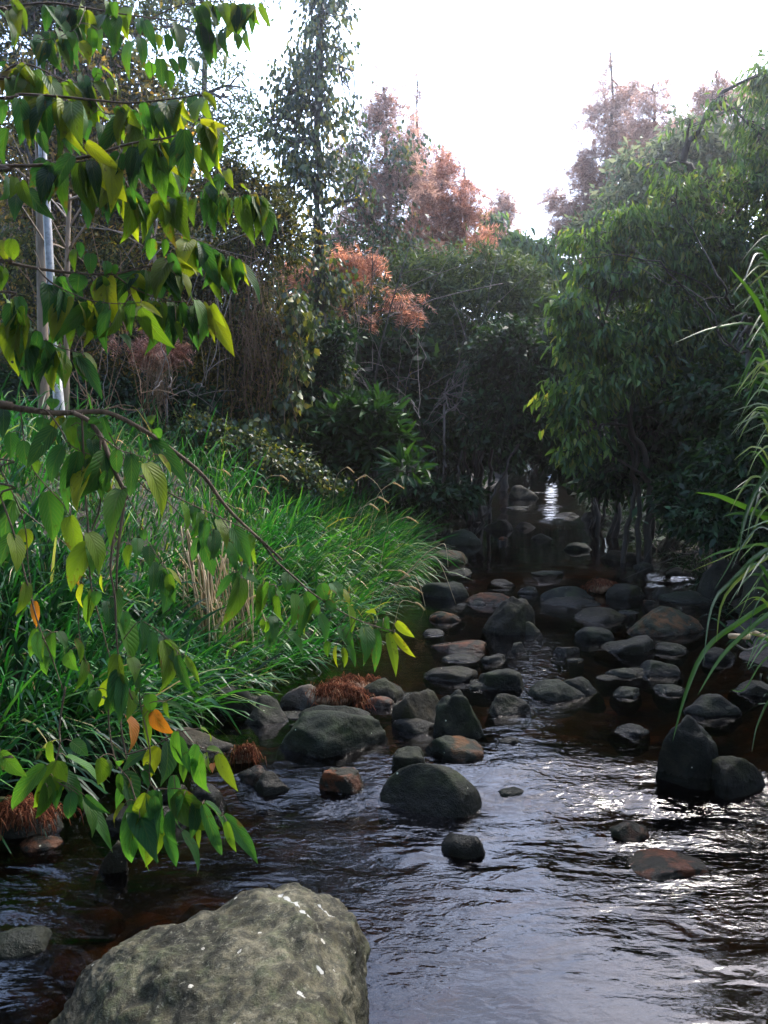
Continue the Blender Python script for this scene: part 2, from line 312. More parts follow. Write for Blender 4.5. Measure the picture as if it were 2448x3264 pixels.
def watermat():
    m, t, o = mat('clear_stream_water')
    tc = N(t, 'TexCoord')
    def nz(sx, sy, d, rough=0.5, dist=0.0, rot=0.0, off=0.0):
        mp = N(t, 'Mapping'); mp.inputs['Scale'].default_value = (sx, sy, 1); mp.inputs['Rotation'].default_value = (0, 0, rot); mp.inputs['Location'].default_value = (off, off, 0)
        L(t, tc.outputs['Object'], mp.inputs[0])
        n = N(t, 'TexNoise', Scale=1.0, Detail=d, Roughness=rough, Distortion=dist); L(t, mp.outputs[0], n.inputs['Vector']); return n.outputs[0]
    big = nz(3.0, 7.0, 2.0, 0.5, 0.8, 0.2)
    mid = nz(11.0, 24.0, 2.0, 0.55, 1.2, 0.35)
    fin = nz(26.0, 60.0, 2.0, 0.5, 0.8, -0.25, 3.0)
    mask = ramp(t, nz(1.1, 0.9, 1.0, 0.5, 0.6, 0.0, 5.3), [(0.40, (0.18, 0.18, 0.18)), (0.58, (1, 1, 1))]).outputs[0]
    sx = N(t, 'SeparateXYZ'); L(t, tc.outputs['Object'], sx.inputs[0])
    near = ramp(t, math_n(t, 'MULTIPLY', sx.outputs[1], .05), [(0.0, (.16, .16, .16)), (0.095, (.22, .22, .22)), (0.12, (.6, .6, .6)), (0.155, (1, 1, 1)), (0.19, (.22, .22, .22)), (0.37, (.16, .16, .16)), (0.40, (.4, .4, .4)), (0.44, (.07, .07, .07)), (0.62, (.06, .06, .06)), (0.66, (.3, .3, .3))]).outputs[0]
    chx = math_n(t, 'SUBTRACT', sx.outputs[0], math_n(t, 'SUBTRACT', math_n(t, 'MULTIPLY', sx.outputs[1], .215), .03))
    ch = math_n(t, 'POWER', 2.718, math_n(t, 'MULTIPLY', math_n(t, 'MULTIPLY', chx, chx), -22.0))
    up = ramp(t, math_n(t, 'MULTIPLY', sx.outputs[1], .05), [(0.16, (0, 0, 0)), (0.19, (.55, .55, .55)), (0.38, (.8, .8, .8)), (0.42, (0, 0, 0)), (0.63, (0, 0, 0)), (0.66, (1, 1, 1))]).outputs[0]
    left = ramp(t, math_n(t, 'ADD', math_n(t, 'MULTIPLY', sx.outputs[0], .5), .5), [(.30, (.55, .55, .55)), (.58, (1.0, 1.0, 1.0)), (.72, (.7, .7, .7))]).outputs[0]
    flow = math_n(t, 'ADD', math_n(t, 'MULTIPLY', near, left), math_n(t, 'MULTIPLY', ch, up))
    h = math_n(t, 'ADD', math_n(t, 'MULTIPLY', big, math_n(t, 'MULTIPLY', near, 0.8)), math_n(t, 'MULTIPLY', math_n(t, 'MULTIPLY', math_n(t, 'ADD', math_n(t, 'MULTIPLY', mask, 0.8), 0.2), flow), math_n(t, 'ADD', math_n(t, 'MULTIPLY', mid, 0.42), math_n(t, 'MULTIPLY', fin, 0.14))))
    bp = N(t, 'Bump', Strength=1.0, Distance=0.020); L(t, h, bp.inputs['Height'])
    gl = N(t, 'BsdfGlossy', Roughness=0.03); gl.inputs['Color'].default_value = (0.95, 0.97, 1, 1); L(t, bp.outputs[0], gl.inputs['Normal'])
    tr = N(t, 'BsdfTransparent'); tr.inputs['Color'].default_value = (0.27, 0.19, 0.105, 1)
    fr = N(t, 'Fresnel', IOR=1.33); L(t, bp.outputs[0], fr.inputs['Normal'])
    mx = N(t, 'MixShader'); L(t, fr.outputs[0], mx.inputs[0]); L(t, tr.outputs[0], mx.inputs[1]); L(t, gl.outputs[0], mx.inputs[2])
    glint = ramp(t, math_n(t, 'MULTIPLY', math_n(t, 'MULTIPLY', nz(3.0, 9.0, 4.0, 0.65, 1.0, 0.0, 9.0), math_n(t, 'ADD', math_n(t, 'MULTIPLY', ch, 0.6), 0.4)), ramp(t, math_n(t, 'MULTIPLY', sx.outputs[1], .05), [(0.63, (0, 0, 0)), (0.67, (1, 1, 1))]).outputs[0]), [(0.46, (0, 0, 0)), (0.56, (1, 1, 1))]).outputs[0]  # sky glints on the far riffle, painted as white diffuse patches
    df = N(t, 'BsdfDiffuse'); df.inputs['Color'].default_value = (0.75, 0.77, 0.78, 1)
    m2 = N(t, 'MixShader'); L(t, math_n(t, 'MULTIPLY', glint, 0.85), m2.inputs[0]); L(t, mx.outputs[0], m2.inputs[1]); L(t, df.outputs[0], m2.inputs[2])
    L(t, m2.outputs[0], o.inputs[0]); return m
M['water'] = watermat()

# ------------------------------------------------------------------ terrain and water
EY = [-60, -5, 0, 2.5, 3.6, 4.6, 6.3, 8, 12, 16, 20, 26, 40, 240]
XL = [-4, -3, -2.6, -2.05, -1.45, -0.9, -0.22, -0.05, 0.5, 1.8, 3.1, 4.6, 8.5, 60]
XR = [3, 2.3, 1.95, 1.95, 2.05, 2.3, 2.75, 3.2, 3.7, 4.1, 4.9, 6.1, 9.8, 64]
def wz(Y):
    return 0.05 * sstep(3.0, 3.5, Y) + 0.06 * sstep(7.6, 8.3, Y) + 0.055 * np.maximum(Y - 12.5, 0)
def fb(x, y, s, seed=0.0):
    return noise.fractal(Vector((x * s + seed, y * s - seed, seed * 0.37)), 0.9, 2.0, 4)
def hgt(x, Y):
    w0 = float(wz(Y)); xl = np.interp(Y, EY, XL); xr = np.interp(Y, EY, XR)
    dl, dr = xl - x, x - xr
    if dl > 0: h = w0 - 0.04 + 1.36 * float(sstep(-.3, 2.7, dl)) * (1 - 0.35 * float(sstep(9, 14, Y))) + 0.16 * min(dl, 0.5) + 0.03 * max(dl - 3, 0) ** 0.9
    elif dr > 0: h = w0 - 0.04 + 1.25 * float(sstep(0, 3.4, dr)) + 0.2 * min(dr, 0.5) + 0.03 * max(dr - 3, 0) ** 0.9
    else: h = w0 - 0.04 - 0.22 * float(sstep(0, 0.7, min(-dl, -dr)))
    return h + 0.07 * fb(x, Y, 1.3, 3.1) + 0.02 * fb(x, Y, 6, 1.7)
def graded(a, b, dense0, dense1, step, coarse):
    l = list(np.arange(dense0, dense1 + 1e-6, step)); x, s = dense1, step
    while x < b: s = min(s * 1.35, coarse); x += s; l.append(x)
    x, s = dense0, step
    while x > a: s = min(s * 1.35, coarse); x -= s; l.insert(0, x)
    return np.array(l)
def sheet(name, xs, ys, fn, m):
    V = np.array([[x, y, fn(x, y)] for y in ys for x in xs]); nx, ny = len(xs), len(ys)
    i = np.arange(ny - 1)[:, None] * nx + np.arange(nx - 1)[None]
    b = MB(); b.add(V, np.stack([i, i + 1, i + nx + 1, i + nx], -1).reshape(-1, 4)); o = b.build(name, m); o['kind'] = 'structure'; return o
sheet('ground', graded(-200, 200, -6, 8, 0.16, 25), graded(-60, 240, 0, 22, 0.16, 25), hgt, M['soil'])
ys = np.concatenate([np.arange(-6, 0, 0.5), np.arange(0, 9, 0.05), np.arange(9, 24, 0.2), np.arange(24, 60, 2)])
sx_ = np.linspace(-0.12, 1.12, 70)
VW = []
for y in ys:
    xl, xr = np.interp(y, EY, XL), np.interp(y, EY, XR)
    for s in sx_:
        x = xl + (xr - xl) * s
        amp = 0.0028 + 0.012 * math.exp(-((y - 3.0) / 0.45) ** 2) + 0.010 * math.exp(-((y - 8.0) / 0.6) ** 2) + (0.02 if y > 12.5 else 0)
        VW.append((x, y, float(wz(y)) + amp * noise.noise(Vector((x * 4.0, y * 7.0, 2.2))) + 0.4 * amp * noise.noise(Vector((x * 11.0, y * 17.0, 5.2)))))
b = MB(); nx = len(sx_); i = np.arange(len(ys) - 1)[:, None] * nx + np.arange(nx - 1)[None]
b.add(np.array(VW), np.stack([i, i + 1, i + nx + 1, i + nx], -1).reshape(-1, 4))
b.build('water', M['water'])['kind'] = 'structure'

# ------------------------------------------------------------------ rocks
import bmesh
def ico(n):
    bm = bmesh.new(); bmesh.ops.create_icosphere(bm, subdivisions=n, radius=1); bm.verts.ensure_lookup_table()
    V = np.array([v.co[:] for v in bm.verts]); Fc = np.array([[v.index for v in f.verts] for f in bm.faces]); bm.free(); return V, Fc
ICO = {k: ico(k) for k in (3, 4, 5, 6)}
K = 768 / 1659.0                                # measuring copy of the photograph is 1659 pixels wide
def rock_shape(seed, lod, cuts, rough, flat=0.0):
    r = np.random.default_rng(seed); V, Fc = ICO[lod]; V = V.copy()
    for _ in range(cuts):
        n = r.normal(size=3); n[2] = abs(n[2]) * 0.7 + flat; n /= np.linalg.norm(n); c = r.uniform(0.55, 0.86)
        d = V @ n; V -= np.where(d > c, (d - c) * 0.88, 0)[:, None] * n
    o = Vector(r.uniform(-50, 50, 3))
    D = np.array([noise.fractal(Vector(v) * 1.6 + o, 0.9, 2.1, 6) for v in V])
    V *= (1 + rough * D)[:, None]
    for k in (0, 1): V[:, k] = (V[:, k] - (V[:, k].max() + V[:, k].min()) / 2) / ((V[:, k].max() - V[:, k].min()) / 2)
    V[:, 2] /= V[:, 2].max(); return V, Fc
def rock(label, x0, x1, yt, yb, seed, dr=0.75, cuts=5, rough=0.12, tilt=0.0, yaw=None, col=(0, 0), zb=None, group=None, lod=4, sink=0.5):
    u = (x0 + x1) / 2 * K; z = 0.0 if zb is None else zb
    for _ in range(3):
        g = G(u, yb * K, z)
        if zb is None: z = float(wz(g.y))
    wd = (x1 - x0) * K / F * g.y * 1.02; dp = wd * dr
    Yc = g.y + dp * 0.42; top = P(u, yt * K, Yc).z
    xc = (u - 384) / F * Yc
    big_ = seed in (11, 12, 13, 34, 49, 50, 51)
    h = max(top - z, 0.015) * (1 if big_ else .78); wd *= 1 if big_ else 1.08; top = z + h; zc = z - 0.25 * h; a = top - zc
    V, Fc = rock_shape(seed, lod, cuts, rough)
    V = V * np.array([wd / 2, dp / 2, a]); V[:, 2] = np.where(V[:, 2] < 0, V[:, 2] * 0.8 - 0.0, V[:, 2])
    if tilt:
        V[:, 2] += V[:, 0] * math.tan(tilt); V[:, 2] *= a / max(V[:, 2].max(), 1e-3)
    bot = min(-0.12, -0.8 * a); V[:, 2] = np.where(V[:, 2] < 0, V[:, 2] / min(V[:, 2].min(), -1e-3) * bot, V[:, 2])
    b = MB(); b.add(V, Fc); o = b.build('boulder' if wd > 0.55 else 'rock', M['rock']); o.location = (xc, Yc, zc)
    o.color = (col[0], col[1], 0, 1)
    tag(o, label, 'rock', group or 'rocks lying in the stream'); return o
ROCKS = [  # label, x0, x1, ytop, ybase, seed, options
 ('smooth round boulder with olive top beside the bright ripples', 812, 1054, 1650, 1766, 11, dict(cuts=2, rough=0.05, dr=0.7, lod=5)),
 ('long flat-topped dark boulder in front of the rusty needle heap', 578, 862, 1535, 1632, 12, dict(cuts=7, rough=0.10, dr=0.6, lod=5)),
 ('wedge-shaped dark rock with a ridge sloping down to the right', 932, 1082, 1490, 1602, 13, dict(cuts=6, tilt=-0.35, lod=5)),
 ('dark blocky rock half hidden behind the ridged wedge rock', 850, 965, 1474, 1570, 14, {}),
 ('thin wet slab between the long boulder and the wedge rock', 850, 952, 1545, 1583, 15, dict(cuts=7)),
 ('flat rock with a reddish left end in front of the wedge rock', 918, 1062, 1580, 1642, 16, dict(col=(0.75, 0.1), tilt=-0.12)),
 ('small dark rock leaning behind the smooth round boulder', 842, 932, 1605, 1668, 17, dict(cuts=7)),
 ('pointed rock with a rusty orange right face', 688, 786, 1653, 1716, 18, dict(cuts=7, col=(1.0, 0.15), lod=5)),
 ('small wet rock left of the pointed rusty one', 538, 618, 1658, 1718, 19, {}),
 ('pale grey flat-topped rock behind the rusty needle heap', 598, 712, 1466, 1532, 20, dict(col=(0.1, 0.75), cuts=6)),
 ('dark low rock carrying the rusty needle heap', 640, 800, 1515, 1568, 21, dict(cuts=3)),
 ('narrow pale slab with a pink right end', 778, 862, 1500, 1532, 22, dict(col=(0.6, 0.5), cuts=6)),
 ('dark rounded rock at the foot of the grassy bank', 433, 548, 1470, 1546, 23, {}),
 ('blackish low rock left of the rusty needle heap', 518, 624, 1490, 1566, 24, {}),
 ('dark humped rock between bank tip and blocky rock', 783, 882, 1455, 1514, 25, {}),
 ('thin crescent-topped rock in the still water beyond the leaf tips', 918, 1034, 1434, 1472, 26, dict(cuts=3)),
 ('low humped rock just left of the sparkling channel', 1042, 1150, 1434, 1492, 27, {}),
 ('small flat slab awash left of the sparkling channel', 1012, 1108, 1467, 1490, 28, dict(cuts=6)),
 ('dark rounded rock standing at the left lip of the channel', 1056, 1154, 1490, 1544, 29, dict(cuts=3)),
 ('long black rock lying across the channel', 1150, 1270, 1460, 1512, 30, {}),
 ('slanted black rock leaning on the long black one', 1225, 1318, 1452, 1500, 31, dict(tilt=-0.35)),
 ('flat double slab with a reddish back edge', 935, 1062, 1378, 1410, 32, dict(col=(0.5, 0.15), cuts=6)),
 ('small lone rock in the water right of the double slab', 1104, 1148, 1382, 1410, 33, {}),
 ('large dark rock sloping up to the right above the channel', 1040, 1164, 1288, 1372, 34, dict(tilt=0.35, cuts=6, lod=5)),
 ('pale wet rock at the foot of the large sloping dark one', 1110, 1182, 1334, 1372, 35, dict(tilt=-0.2, col=(0, 0.35))),
 ('flat rock with a yellowish left end below the still pool', 1000, 1112, 1274, 1308, 36, dict(col=(0.45, 0.15))),
 ('low rock with an orange patch near the bank tip', 928, 1004, 1314, 1342, 37, dict(col=(1.0, 0.1))),
 ('broad dark rock against the grassy bank at the still pool', 902, 1016, 1248, 1294, 38, {}),
 ('thin rock just breaking the surface of the still pool', 1056, 1114, 1249, 1266, 39, {}),
 ('flat dark rock left of the russet patch on the rock bar', 1172, 1294, 1260, 1302, 40, dict(cuts=6)),
 ('rounded rock right of the russet patch on the rock bar', 1316, 1408, 1253, 1296, 41, {}),
 ('long thin slab in front of the rock bar', 1176, 1304, 1288, 1314, 42, dict(cuts=7)),
 ('dark rock at the left foot of the large grey slab', 1238, 1354, 1306, 1344, 43, {}),
 ('large grey sloping slab with a rusty lower edge', 1345, 1534, 1298, 1374, 44, dict(cuts=7, col=(0.45, 0.15), lod=5)),
 ('long pale slab lying behind the large grey slab', 1430, 1572, 1272, 1304, 45, dict(cuts=7, col=(0, 0.25))),
 ('small blackish rock right of the channel mouth', 1248, 1334, 1347, 1384, 46, {}),
 ('pale-topped tilted rock right of the channel', 1296, 1428, 1360, 1414, 47, dict(cuts=6, tilt=0.12, col=(0, 0.2))),
 ('flat dark rock almost drowned right of mid stream', 1386, 1484, 1420, 1462, 48, {}),
 ('big grey boulder on the right bank behind the reeds', 1512, 1650, 1206, 1300, 49, dict(cuts=4, col=(0, 0.25), lod=5)),
 ('grey boulder at the right edge beside the bigger bank boulder', 1600, 1730, 1212, 1345, 50, dict(cuts=5, col=(0, 0.15))),
 ('tall black rock at the right edge behind reed tips', 1425, 1575, 1545, 1706, 51, dict(cuts=6, lod=5)),
 ('black rounded rock in the right corner beside the tall one', 1548, 1690, 1618, 1728, 52, {}),
 ('dark wet rock behind the tall black rock', 1495, 1612, 1488, 1546, 53, {}),
 ('low rock cut by the right edge above the black ones', 1596, 1700, 1466, 1504, 54, {}),
 ('long reddish rock lying awash in the dark pool', 1378, 1562, 1846, 1900, 55, dict(col=(0.9, 0.1), cuts=3, sink=1)),
 ('rock with rusty strands in the ripples on the right', 1332, 1424, 1768, 1818, 56, dict(col=(0.7, 0.2))),
 ('small dark rock in the ripples below the round boulder', 956, 1062, 1788, 1852, 57, {}),
 ('slate-grey wedge tilted out of the water under the leaves', 174, 248, 1798, 1884, 58, dict(tilt=0.6, cuts=7, dr=0.5, col=(0, 0.25))),
 ('smooth grey rock cut by the left edge', -80, 72, 1996, 2068, 59, dict(cuts=3, col=(0, 0.35))),
 ('brown stone under shallow water at the left edge', 8, 98, 1804, 1836, 60, dict(col=(1.0, 0.1), cuts=3)),
 ('broad pale flat rock behind the hanging leaves', 84, 312, 1568, 1646, 61, dict(cuts=7, col=(0, 0.85), dr=0.5, lod=5)),
 ('grey flat slab with white spots behind the hanging leaves', 318, 490, 1566, 1626, 62, dict(cuts=7, col=(0, 0.45), dr=0.5)),
 ('dark round rock behind the lowest leaves', 388, 474, 1680, 1748, 63, {}),
 ('little rock caught with dry twigs below the grey slab', 498, 574, 1648, 1694, 64, dict(col=(0.3, 0.1))),
 ('low dark shelf of rock under the left leaf bunch', 170, 400, 1742, 1800, 65, dict(cuts=6, dr=0.5)),
 ('low rock under the left needle heap', -40, 110, 1752, 1806, 66, {}),
 ('small rock behind the lowest leaf bunch', 330, 400, 1690, 1735, 67, dict(col=(0, 0.15))),
 ('roundish grey rock on the far left shore of the pool', 958, 1042, 1134, 1178, 68, dict(col=(0, 0.2))),
 ('tall dark rock left of the far white riffle', 1098, 1166, 1040, 1096, 69, dict(cuts=5, dr=0.9)),
 ('low dark rock under the tall far one', 1084, 1150, 1092, 1112, 70, {}),
 ('far rock between the two white riffles', 1190, 1262, 1104, 1126, 71, {}),
 ('dark far rock right of the lower white riffle', 1252, 1330, 1100, 1132, 72, {}),
 ('far humped rock at the left foot of the riffles', 1044, 1108, 1116, 1146, 73, {}),
 ('long low rock in the far half of the pool', 1306, 1396, 1182, 1212, 74, {}),
 ('small rock left of the long low far one', 1218, 1286, 1168, 1190, 75, {}),
 ('rock at the water edge under the far bank grass', 930, 1014, 1180, 1218, 77, dict(col=(0.25, 0.1))),
 ('rock on the far right shore under the hanging twigs', 1420, 1500, 1150, 1194, 78, {}),
 ('small rock beside the far right shore rock', 1376, 1426, 1210, 1230, 79, {}),
 ('dark rock at the top of the upper white riffle', 1206, 1262, 1036, 1066, 80, {}),
 ('low rock at the left of the upper white riffle', 1128, 1178, 1064, 1086, 81, {}),
 ('far dark rock on the left shore above the grey round one', 990, 1062, 1086, 1120, 82, {}),
 ('low black stone between the long black rock and the slanted slab', 1330, 1400, 1478, 1506, 120, dict(cuts=3)),
 ('flat dark stone right of the slanted black rock', 1322, 1392, 1440, 1462, 121, dict(cuts=4)),
 ('small black stone at the right of the round boulder', 1082, 1142, 1700, 1722, 122, dict(cuts=5)),
 ('low black stone left of the tall black rock', 1330, 1420, 1560, 1590, 123, dict(cuts=6)),
 ('tiny dark stone in front of the ridged wedge rock', 1085, 1130, 1588, 1606, 124, dict(cuts=3)),
 ('flat black stone under the pale tilted rock', 1420, 1500, 1384, 1412, 125, dict(cuts=4)),
 ('low dark stone left of the pale tilted rock', 1200, 1262, 1392, 1416, 126, dict(cuts=5)),
 ('flat stone in front of the flat double slab', 960, 1040, 1412, 1430, 127, dict(cuts=6)),
 ('low stone between double slab and crescent rock', 1042, 1100, 1412, 1432, 128, dict(cuts=3)),
 ('black low stone on the right shore below the grey boulder', 1530, 1610, 1392, 1430, 129, dict(cuts=4)),
 ('dark stone on the right shore under the reed tips', 1430, 1500, 1476, 1500, 130, dict(cuts=5)),
 ('small stone left of the still pool, against the bank', 960, 1020, 1224, 1244, 131, dict(cuts=6)),
 ('dark flat stone in the middle of the still pool', 1150, 1220, 1232, 1246, 132, dict(cuts=3)),
 ('dark stone at the right end of the rock bar', 1410, 1470, 1262, 1290, 133, dict(cuts=4)),
 ('low stone at the head of the channel', 1120, 1170, 1262, 1284, 134, dict(cuts=5)),
 ('dark stone on the right side of the pool', 1440, 1510, 1222, 1246, 135, dict(cuts=6)),
 ('little dark stone upstream of the still pool', 1150, 1200, 1150, 1166, 136, dict(cuts=3)),
 ('dark far stone beside the right shore', 1330, 1390, 1136, 1160, 137, dict(cuts=4)),
 ('little stone left of the lower white riffle', 1112, 1160, 1124, 1142, 138, dict(cuts=5)),
]
OBJ = {}
for lb, x0, x1, yt, yb, sdn, op in ROCKS: OBJ[sdn] = rock(lb, x0, x1, yt, yb, sdn, **op)

rs_ = np.random.default_rng(55)
for k in range(18):
    u, v = rs_.uniform(5, 700), rs_.uniform(1790, 2120)
    if u > 250 and v > 1900: u = rs_.uniform(5, 110)
    g = G(u * K, v * K, 0); V, Fc = rock_shape(700 + k, 3, 3, .08); sz = rs_.uniform(.05, .13); b = MB(); b.add(V * [sz, sz * .7, .07], Fc); o = b.build('rock', M['rock'])
    o.location = (g.x, g.y, hgt(g.x, g.y) + .03); o.color = (1.0, .5, 0, 1); o.rotation_euler = (0, 0, rs_.uniform(0, 3)); tag(o, 'brown stone lying on the bed under the shallow water at the left', 'rock', 'brown stones on the stream bed')
rf = random.Random(4)
SPOTS = [(rf.uniform(900, 1480), rf.uniform(1285, 1500)) for _ in range(15)] + [(rf.uniform(960, 1420), rf.uniform(1090, 1230)) for _ in range(11)] + [(rf.uniform(500, 900), rf.uniform(1490, 1600)) for _ in range(8)]
for k, (u, v) in enumerate(SPOTS):
    if abs(u - (1200 - (v - 1300) * .05)) < 45: continue
    sc_ = (v - 950) / 450; hw_ = rf.uniform(12, 30) * sc_
    rock('low dark stone, half drowned among the bigger rocks of the stream', u - hw_, u + hw_, v - hw_ * rf.uniform(.35, .7), v, 400 + k, cuts=rf.randint(3, 6), lod=3, col=(rf.choice([0, 0, 0, .5]), rf.choice([0, .1, .2])), group='half-drowned stones')
# the big foreground boulder: a convex hull of measured corners, subdivided and weathered
def big_boulder():
    pts = [G(40, 1030, 0.0), G(36, 1100, -0.2)]
    def q(u, v, z): pts.append(G(u, v, z))
    q(50, 996, 0.05); q(76, 958, 0.11); q(110, 932, 0.16); q(150, 919, 0.18); q(215, 905, 0.21); q(255, 874, 0.25); q(300, 866, 0.27); q(345, 885, 0.245); q(366, 922, 0.20)
    q(370, 985, 0.10); q(370, 1050, -0.02); q(366, 1150, -0.2); q(175, 990, 0.24); q(165, 1060, 0.20); q(110, 1000, 0.14); q(300, 960, 0.33); q(290, 1100, 0.32); q(345, 1000, 0.24); q(340, 1080, 0.18)
    low = [Vector((p.x * 1.03, p.y + 0.10, -0.3)) for p in pts[2:11]] + [Vector((-0.72, 1.2, -0.3)), Vector((-0.05, 1.2, -0.3)), Vector((-0.2, 1.15, 0.16)), Vector((-0.55, 1.2, 0.05))]
    back = [Vector((p.x, p.y + 0.06, -0.05)) for p in pts[3:11]]
    bm = bmesh.new(); [bm.verts.new(p) for p in pts + low + back]
    r = bmesh.ops.convex_hull(bm, input=bm.verts)
    bmesh.ops.delete(bm, geom=[v for v in bm.verts if not v.link_faces], context='VERTS')
    bmesh.ops.triangulate(bm, faces=bm.faces)
    for _ in range(5):
        it = (1, 1, 1, 1, 0)[_]
        bmesh.ops.subdivide_edges(bm, edges=bm.edges, cuts=1, use_grid_fill=True)
        for _k in range(it): bmesh.ops.smooth_vert(bm, verts=bm.verts, factor=0.4, use_axis_x=True, use_axis_y=True, use_axis_z=True)
    bmesh.ops.triangulate(bm, faces=bm.faces); bm.normal_update()
    mv = []
    for v in bm.verts:
        p = v.co; d = 0.013 * noise.fractal(p * 3.2, 0.8, 2.1, 3) + 0.012 * noise.fractal(p * 14, 0.7, 2.1, 5) + 0.008 * noise.ridged_multi_fractal(p * 9.0, 0.9, 2.0, 4, 1.0, 2.0) - 0.01
        mv.append(v.co + v.normal * d)
    for v, c_ in zip(bm.verts, mv): v.co = c_
    o_ = Vector((-0.35, 1.75, 0))
    V = np.array([v.co - o_ for v in bm.verts]); bm.verts.index_update(); Fc = np.array([[v.index for v in f.verts] for f in bm.faces]); bm.free()
    b = MB(); b.add(V, Fc); o = b.build('boulder', M['boulder']); o.location = o_
    tag(o, 'largest foreground boulder with pale lichen and white streaks', 'rock'); return o
BIG = big_boulder()

# ------------------------------------------------------------------ leaf and blade builders
def frames(D, Nr):
    y = nrm(D); z = nrm(Nr - (Nr * y).sum(-1, keepdims=True) * y); x = np.cross(y, z); return x, y, z
def scatter(mb, tV, tF, Pp, D, Nr, Ln, Wd):
    x, y, z = frames(D, Nr); n = len(Pp); k = len(tV)
    V = Pp[:, None] + (Wd[:, None] * tV[None, :, 0])[..., None] * x[:, None] + (Ln[:, None] * tV[None, :, 1])[..., None] * y[:, None] + (Ln[:, None] * tV[None, :, 2])[..., None] * z[:, None]
    off = (np.arange(n) * k)[:, None, None]
    mb.add(V.reshape(-1, 3), [(f[None] + off).reshape(-1, f.shape[1]) for f in tF])
T_DIA = (np.array([[0, 0, 0], [-.5, .42, .05], [0, 1, -.12], [.5, .42, .05]]), [np.array([[0, 3, 2, 1]])])
T_FOLD = (np.array([[0, 0, 0], [0, .4, 0], [0, 1, -.15], [-.5, .35, .1], [-.3, .72, .0], [.5, .35, .1], [.3, .72, .0]]), [np.array([[0, 1, 4, 3], [0, 5, 6, 1]]), np.array([[1, 2, 4], [1, 6, 2]])])
T_NEED = (np.array([[-.5, 0, 0], [.5, 0, 0], [0, 1, 0]]), [np.array([[0, 1, 2]])])
def spray_template(k, seed):                       # a feathery twig: one fine axis with needles either side
    r = np.random.default_rng(seed); V = []; Fq = []
    def tri(a, d, w):
        s = np.cross(d, [0, 0, 1.0]); s /= max(np.linalg.norm(s), 1e-6); i = len(V)
        V.extend([a - s * w, a + s * w, a + d]); Fq.append([i, i + 1, i + 2])
    tri(np.zeros(3), np.array([0, 1.0, -.1]), 0.02)
    for j in range(k):
        t = (j + .5) / k * 0.92; s = 1 if j % 2 else -1
        tri(np.array([0, t, -.1 * t * t]), np.array([s * (.5 - .3 * t) * r.uniform(.6, 1.1), .22 * r.uniform(.3, 1.4), r.uniform(-.16, .12)]), 0.035)
    return np.array(V), [np.array(Fq)]
T_SPRAY = spray_template(12, 3)
def blades(mb, Pp, D, Ln, Wd, bend, seg=5, side=None, drop=None):
    n = len(Pp); t = np.linspace(0, 1, seg + 1)
    g = np.array([0, 0, -1.0]) if drop is None else drop
    c = Pp[:, None] + Ln[:, None, None] * (D[:, None] * t[None, :, None] + (bend[:, None] * t[None] ** 2.0)[..., None] * g)
    tan = nrm(np.gradient(c, axis=1))
    if side is None:
        a = rng.uniform(0, 2 * math.pi, n); side = np.stack([np.cos(a), np.sin(a), np.zeros(n)], -1)
    sd_ = nrm(side[:, None] - (side[:, None] * tan).sum(-1, keepdims=True) * tan)
    wp = np.interp(t, [0, .12, .45, .8, 1], [.65, .95, 1, .55, .03])
    hw = (Wd[:, None] * wp[None] * .5)[..., None]
    V = np.stack([c - sd_ * hw, c + sd_ * hw], 2).reshape(n, -1, 3)
    f = np.array([[2 * i, 2 * i + 1, 2 * i + 3, 2 * i + 2] for i in range(seg)])
    off = (np.arange(n) * 2 * (seg + 1))[:, None, None]
    mb.add(V.reshape(-1, 3), (f[None] + off).reshape(-1, 4))
def rnd_dir(n, up=0.0):
    d = rng.normal(size=(n, 3)); d[:, 2] += up; return nrm(d)

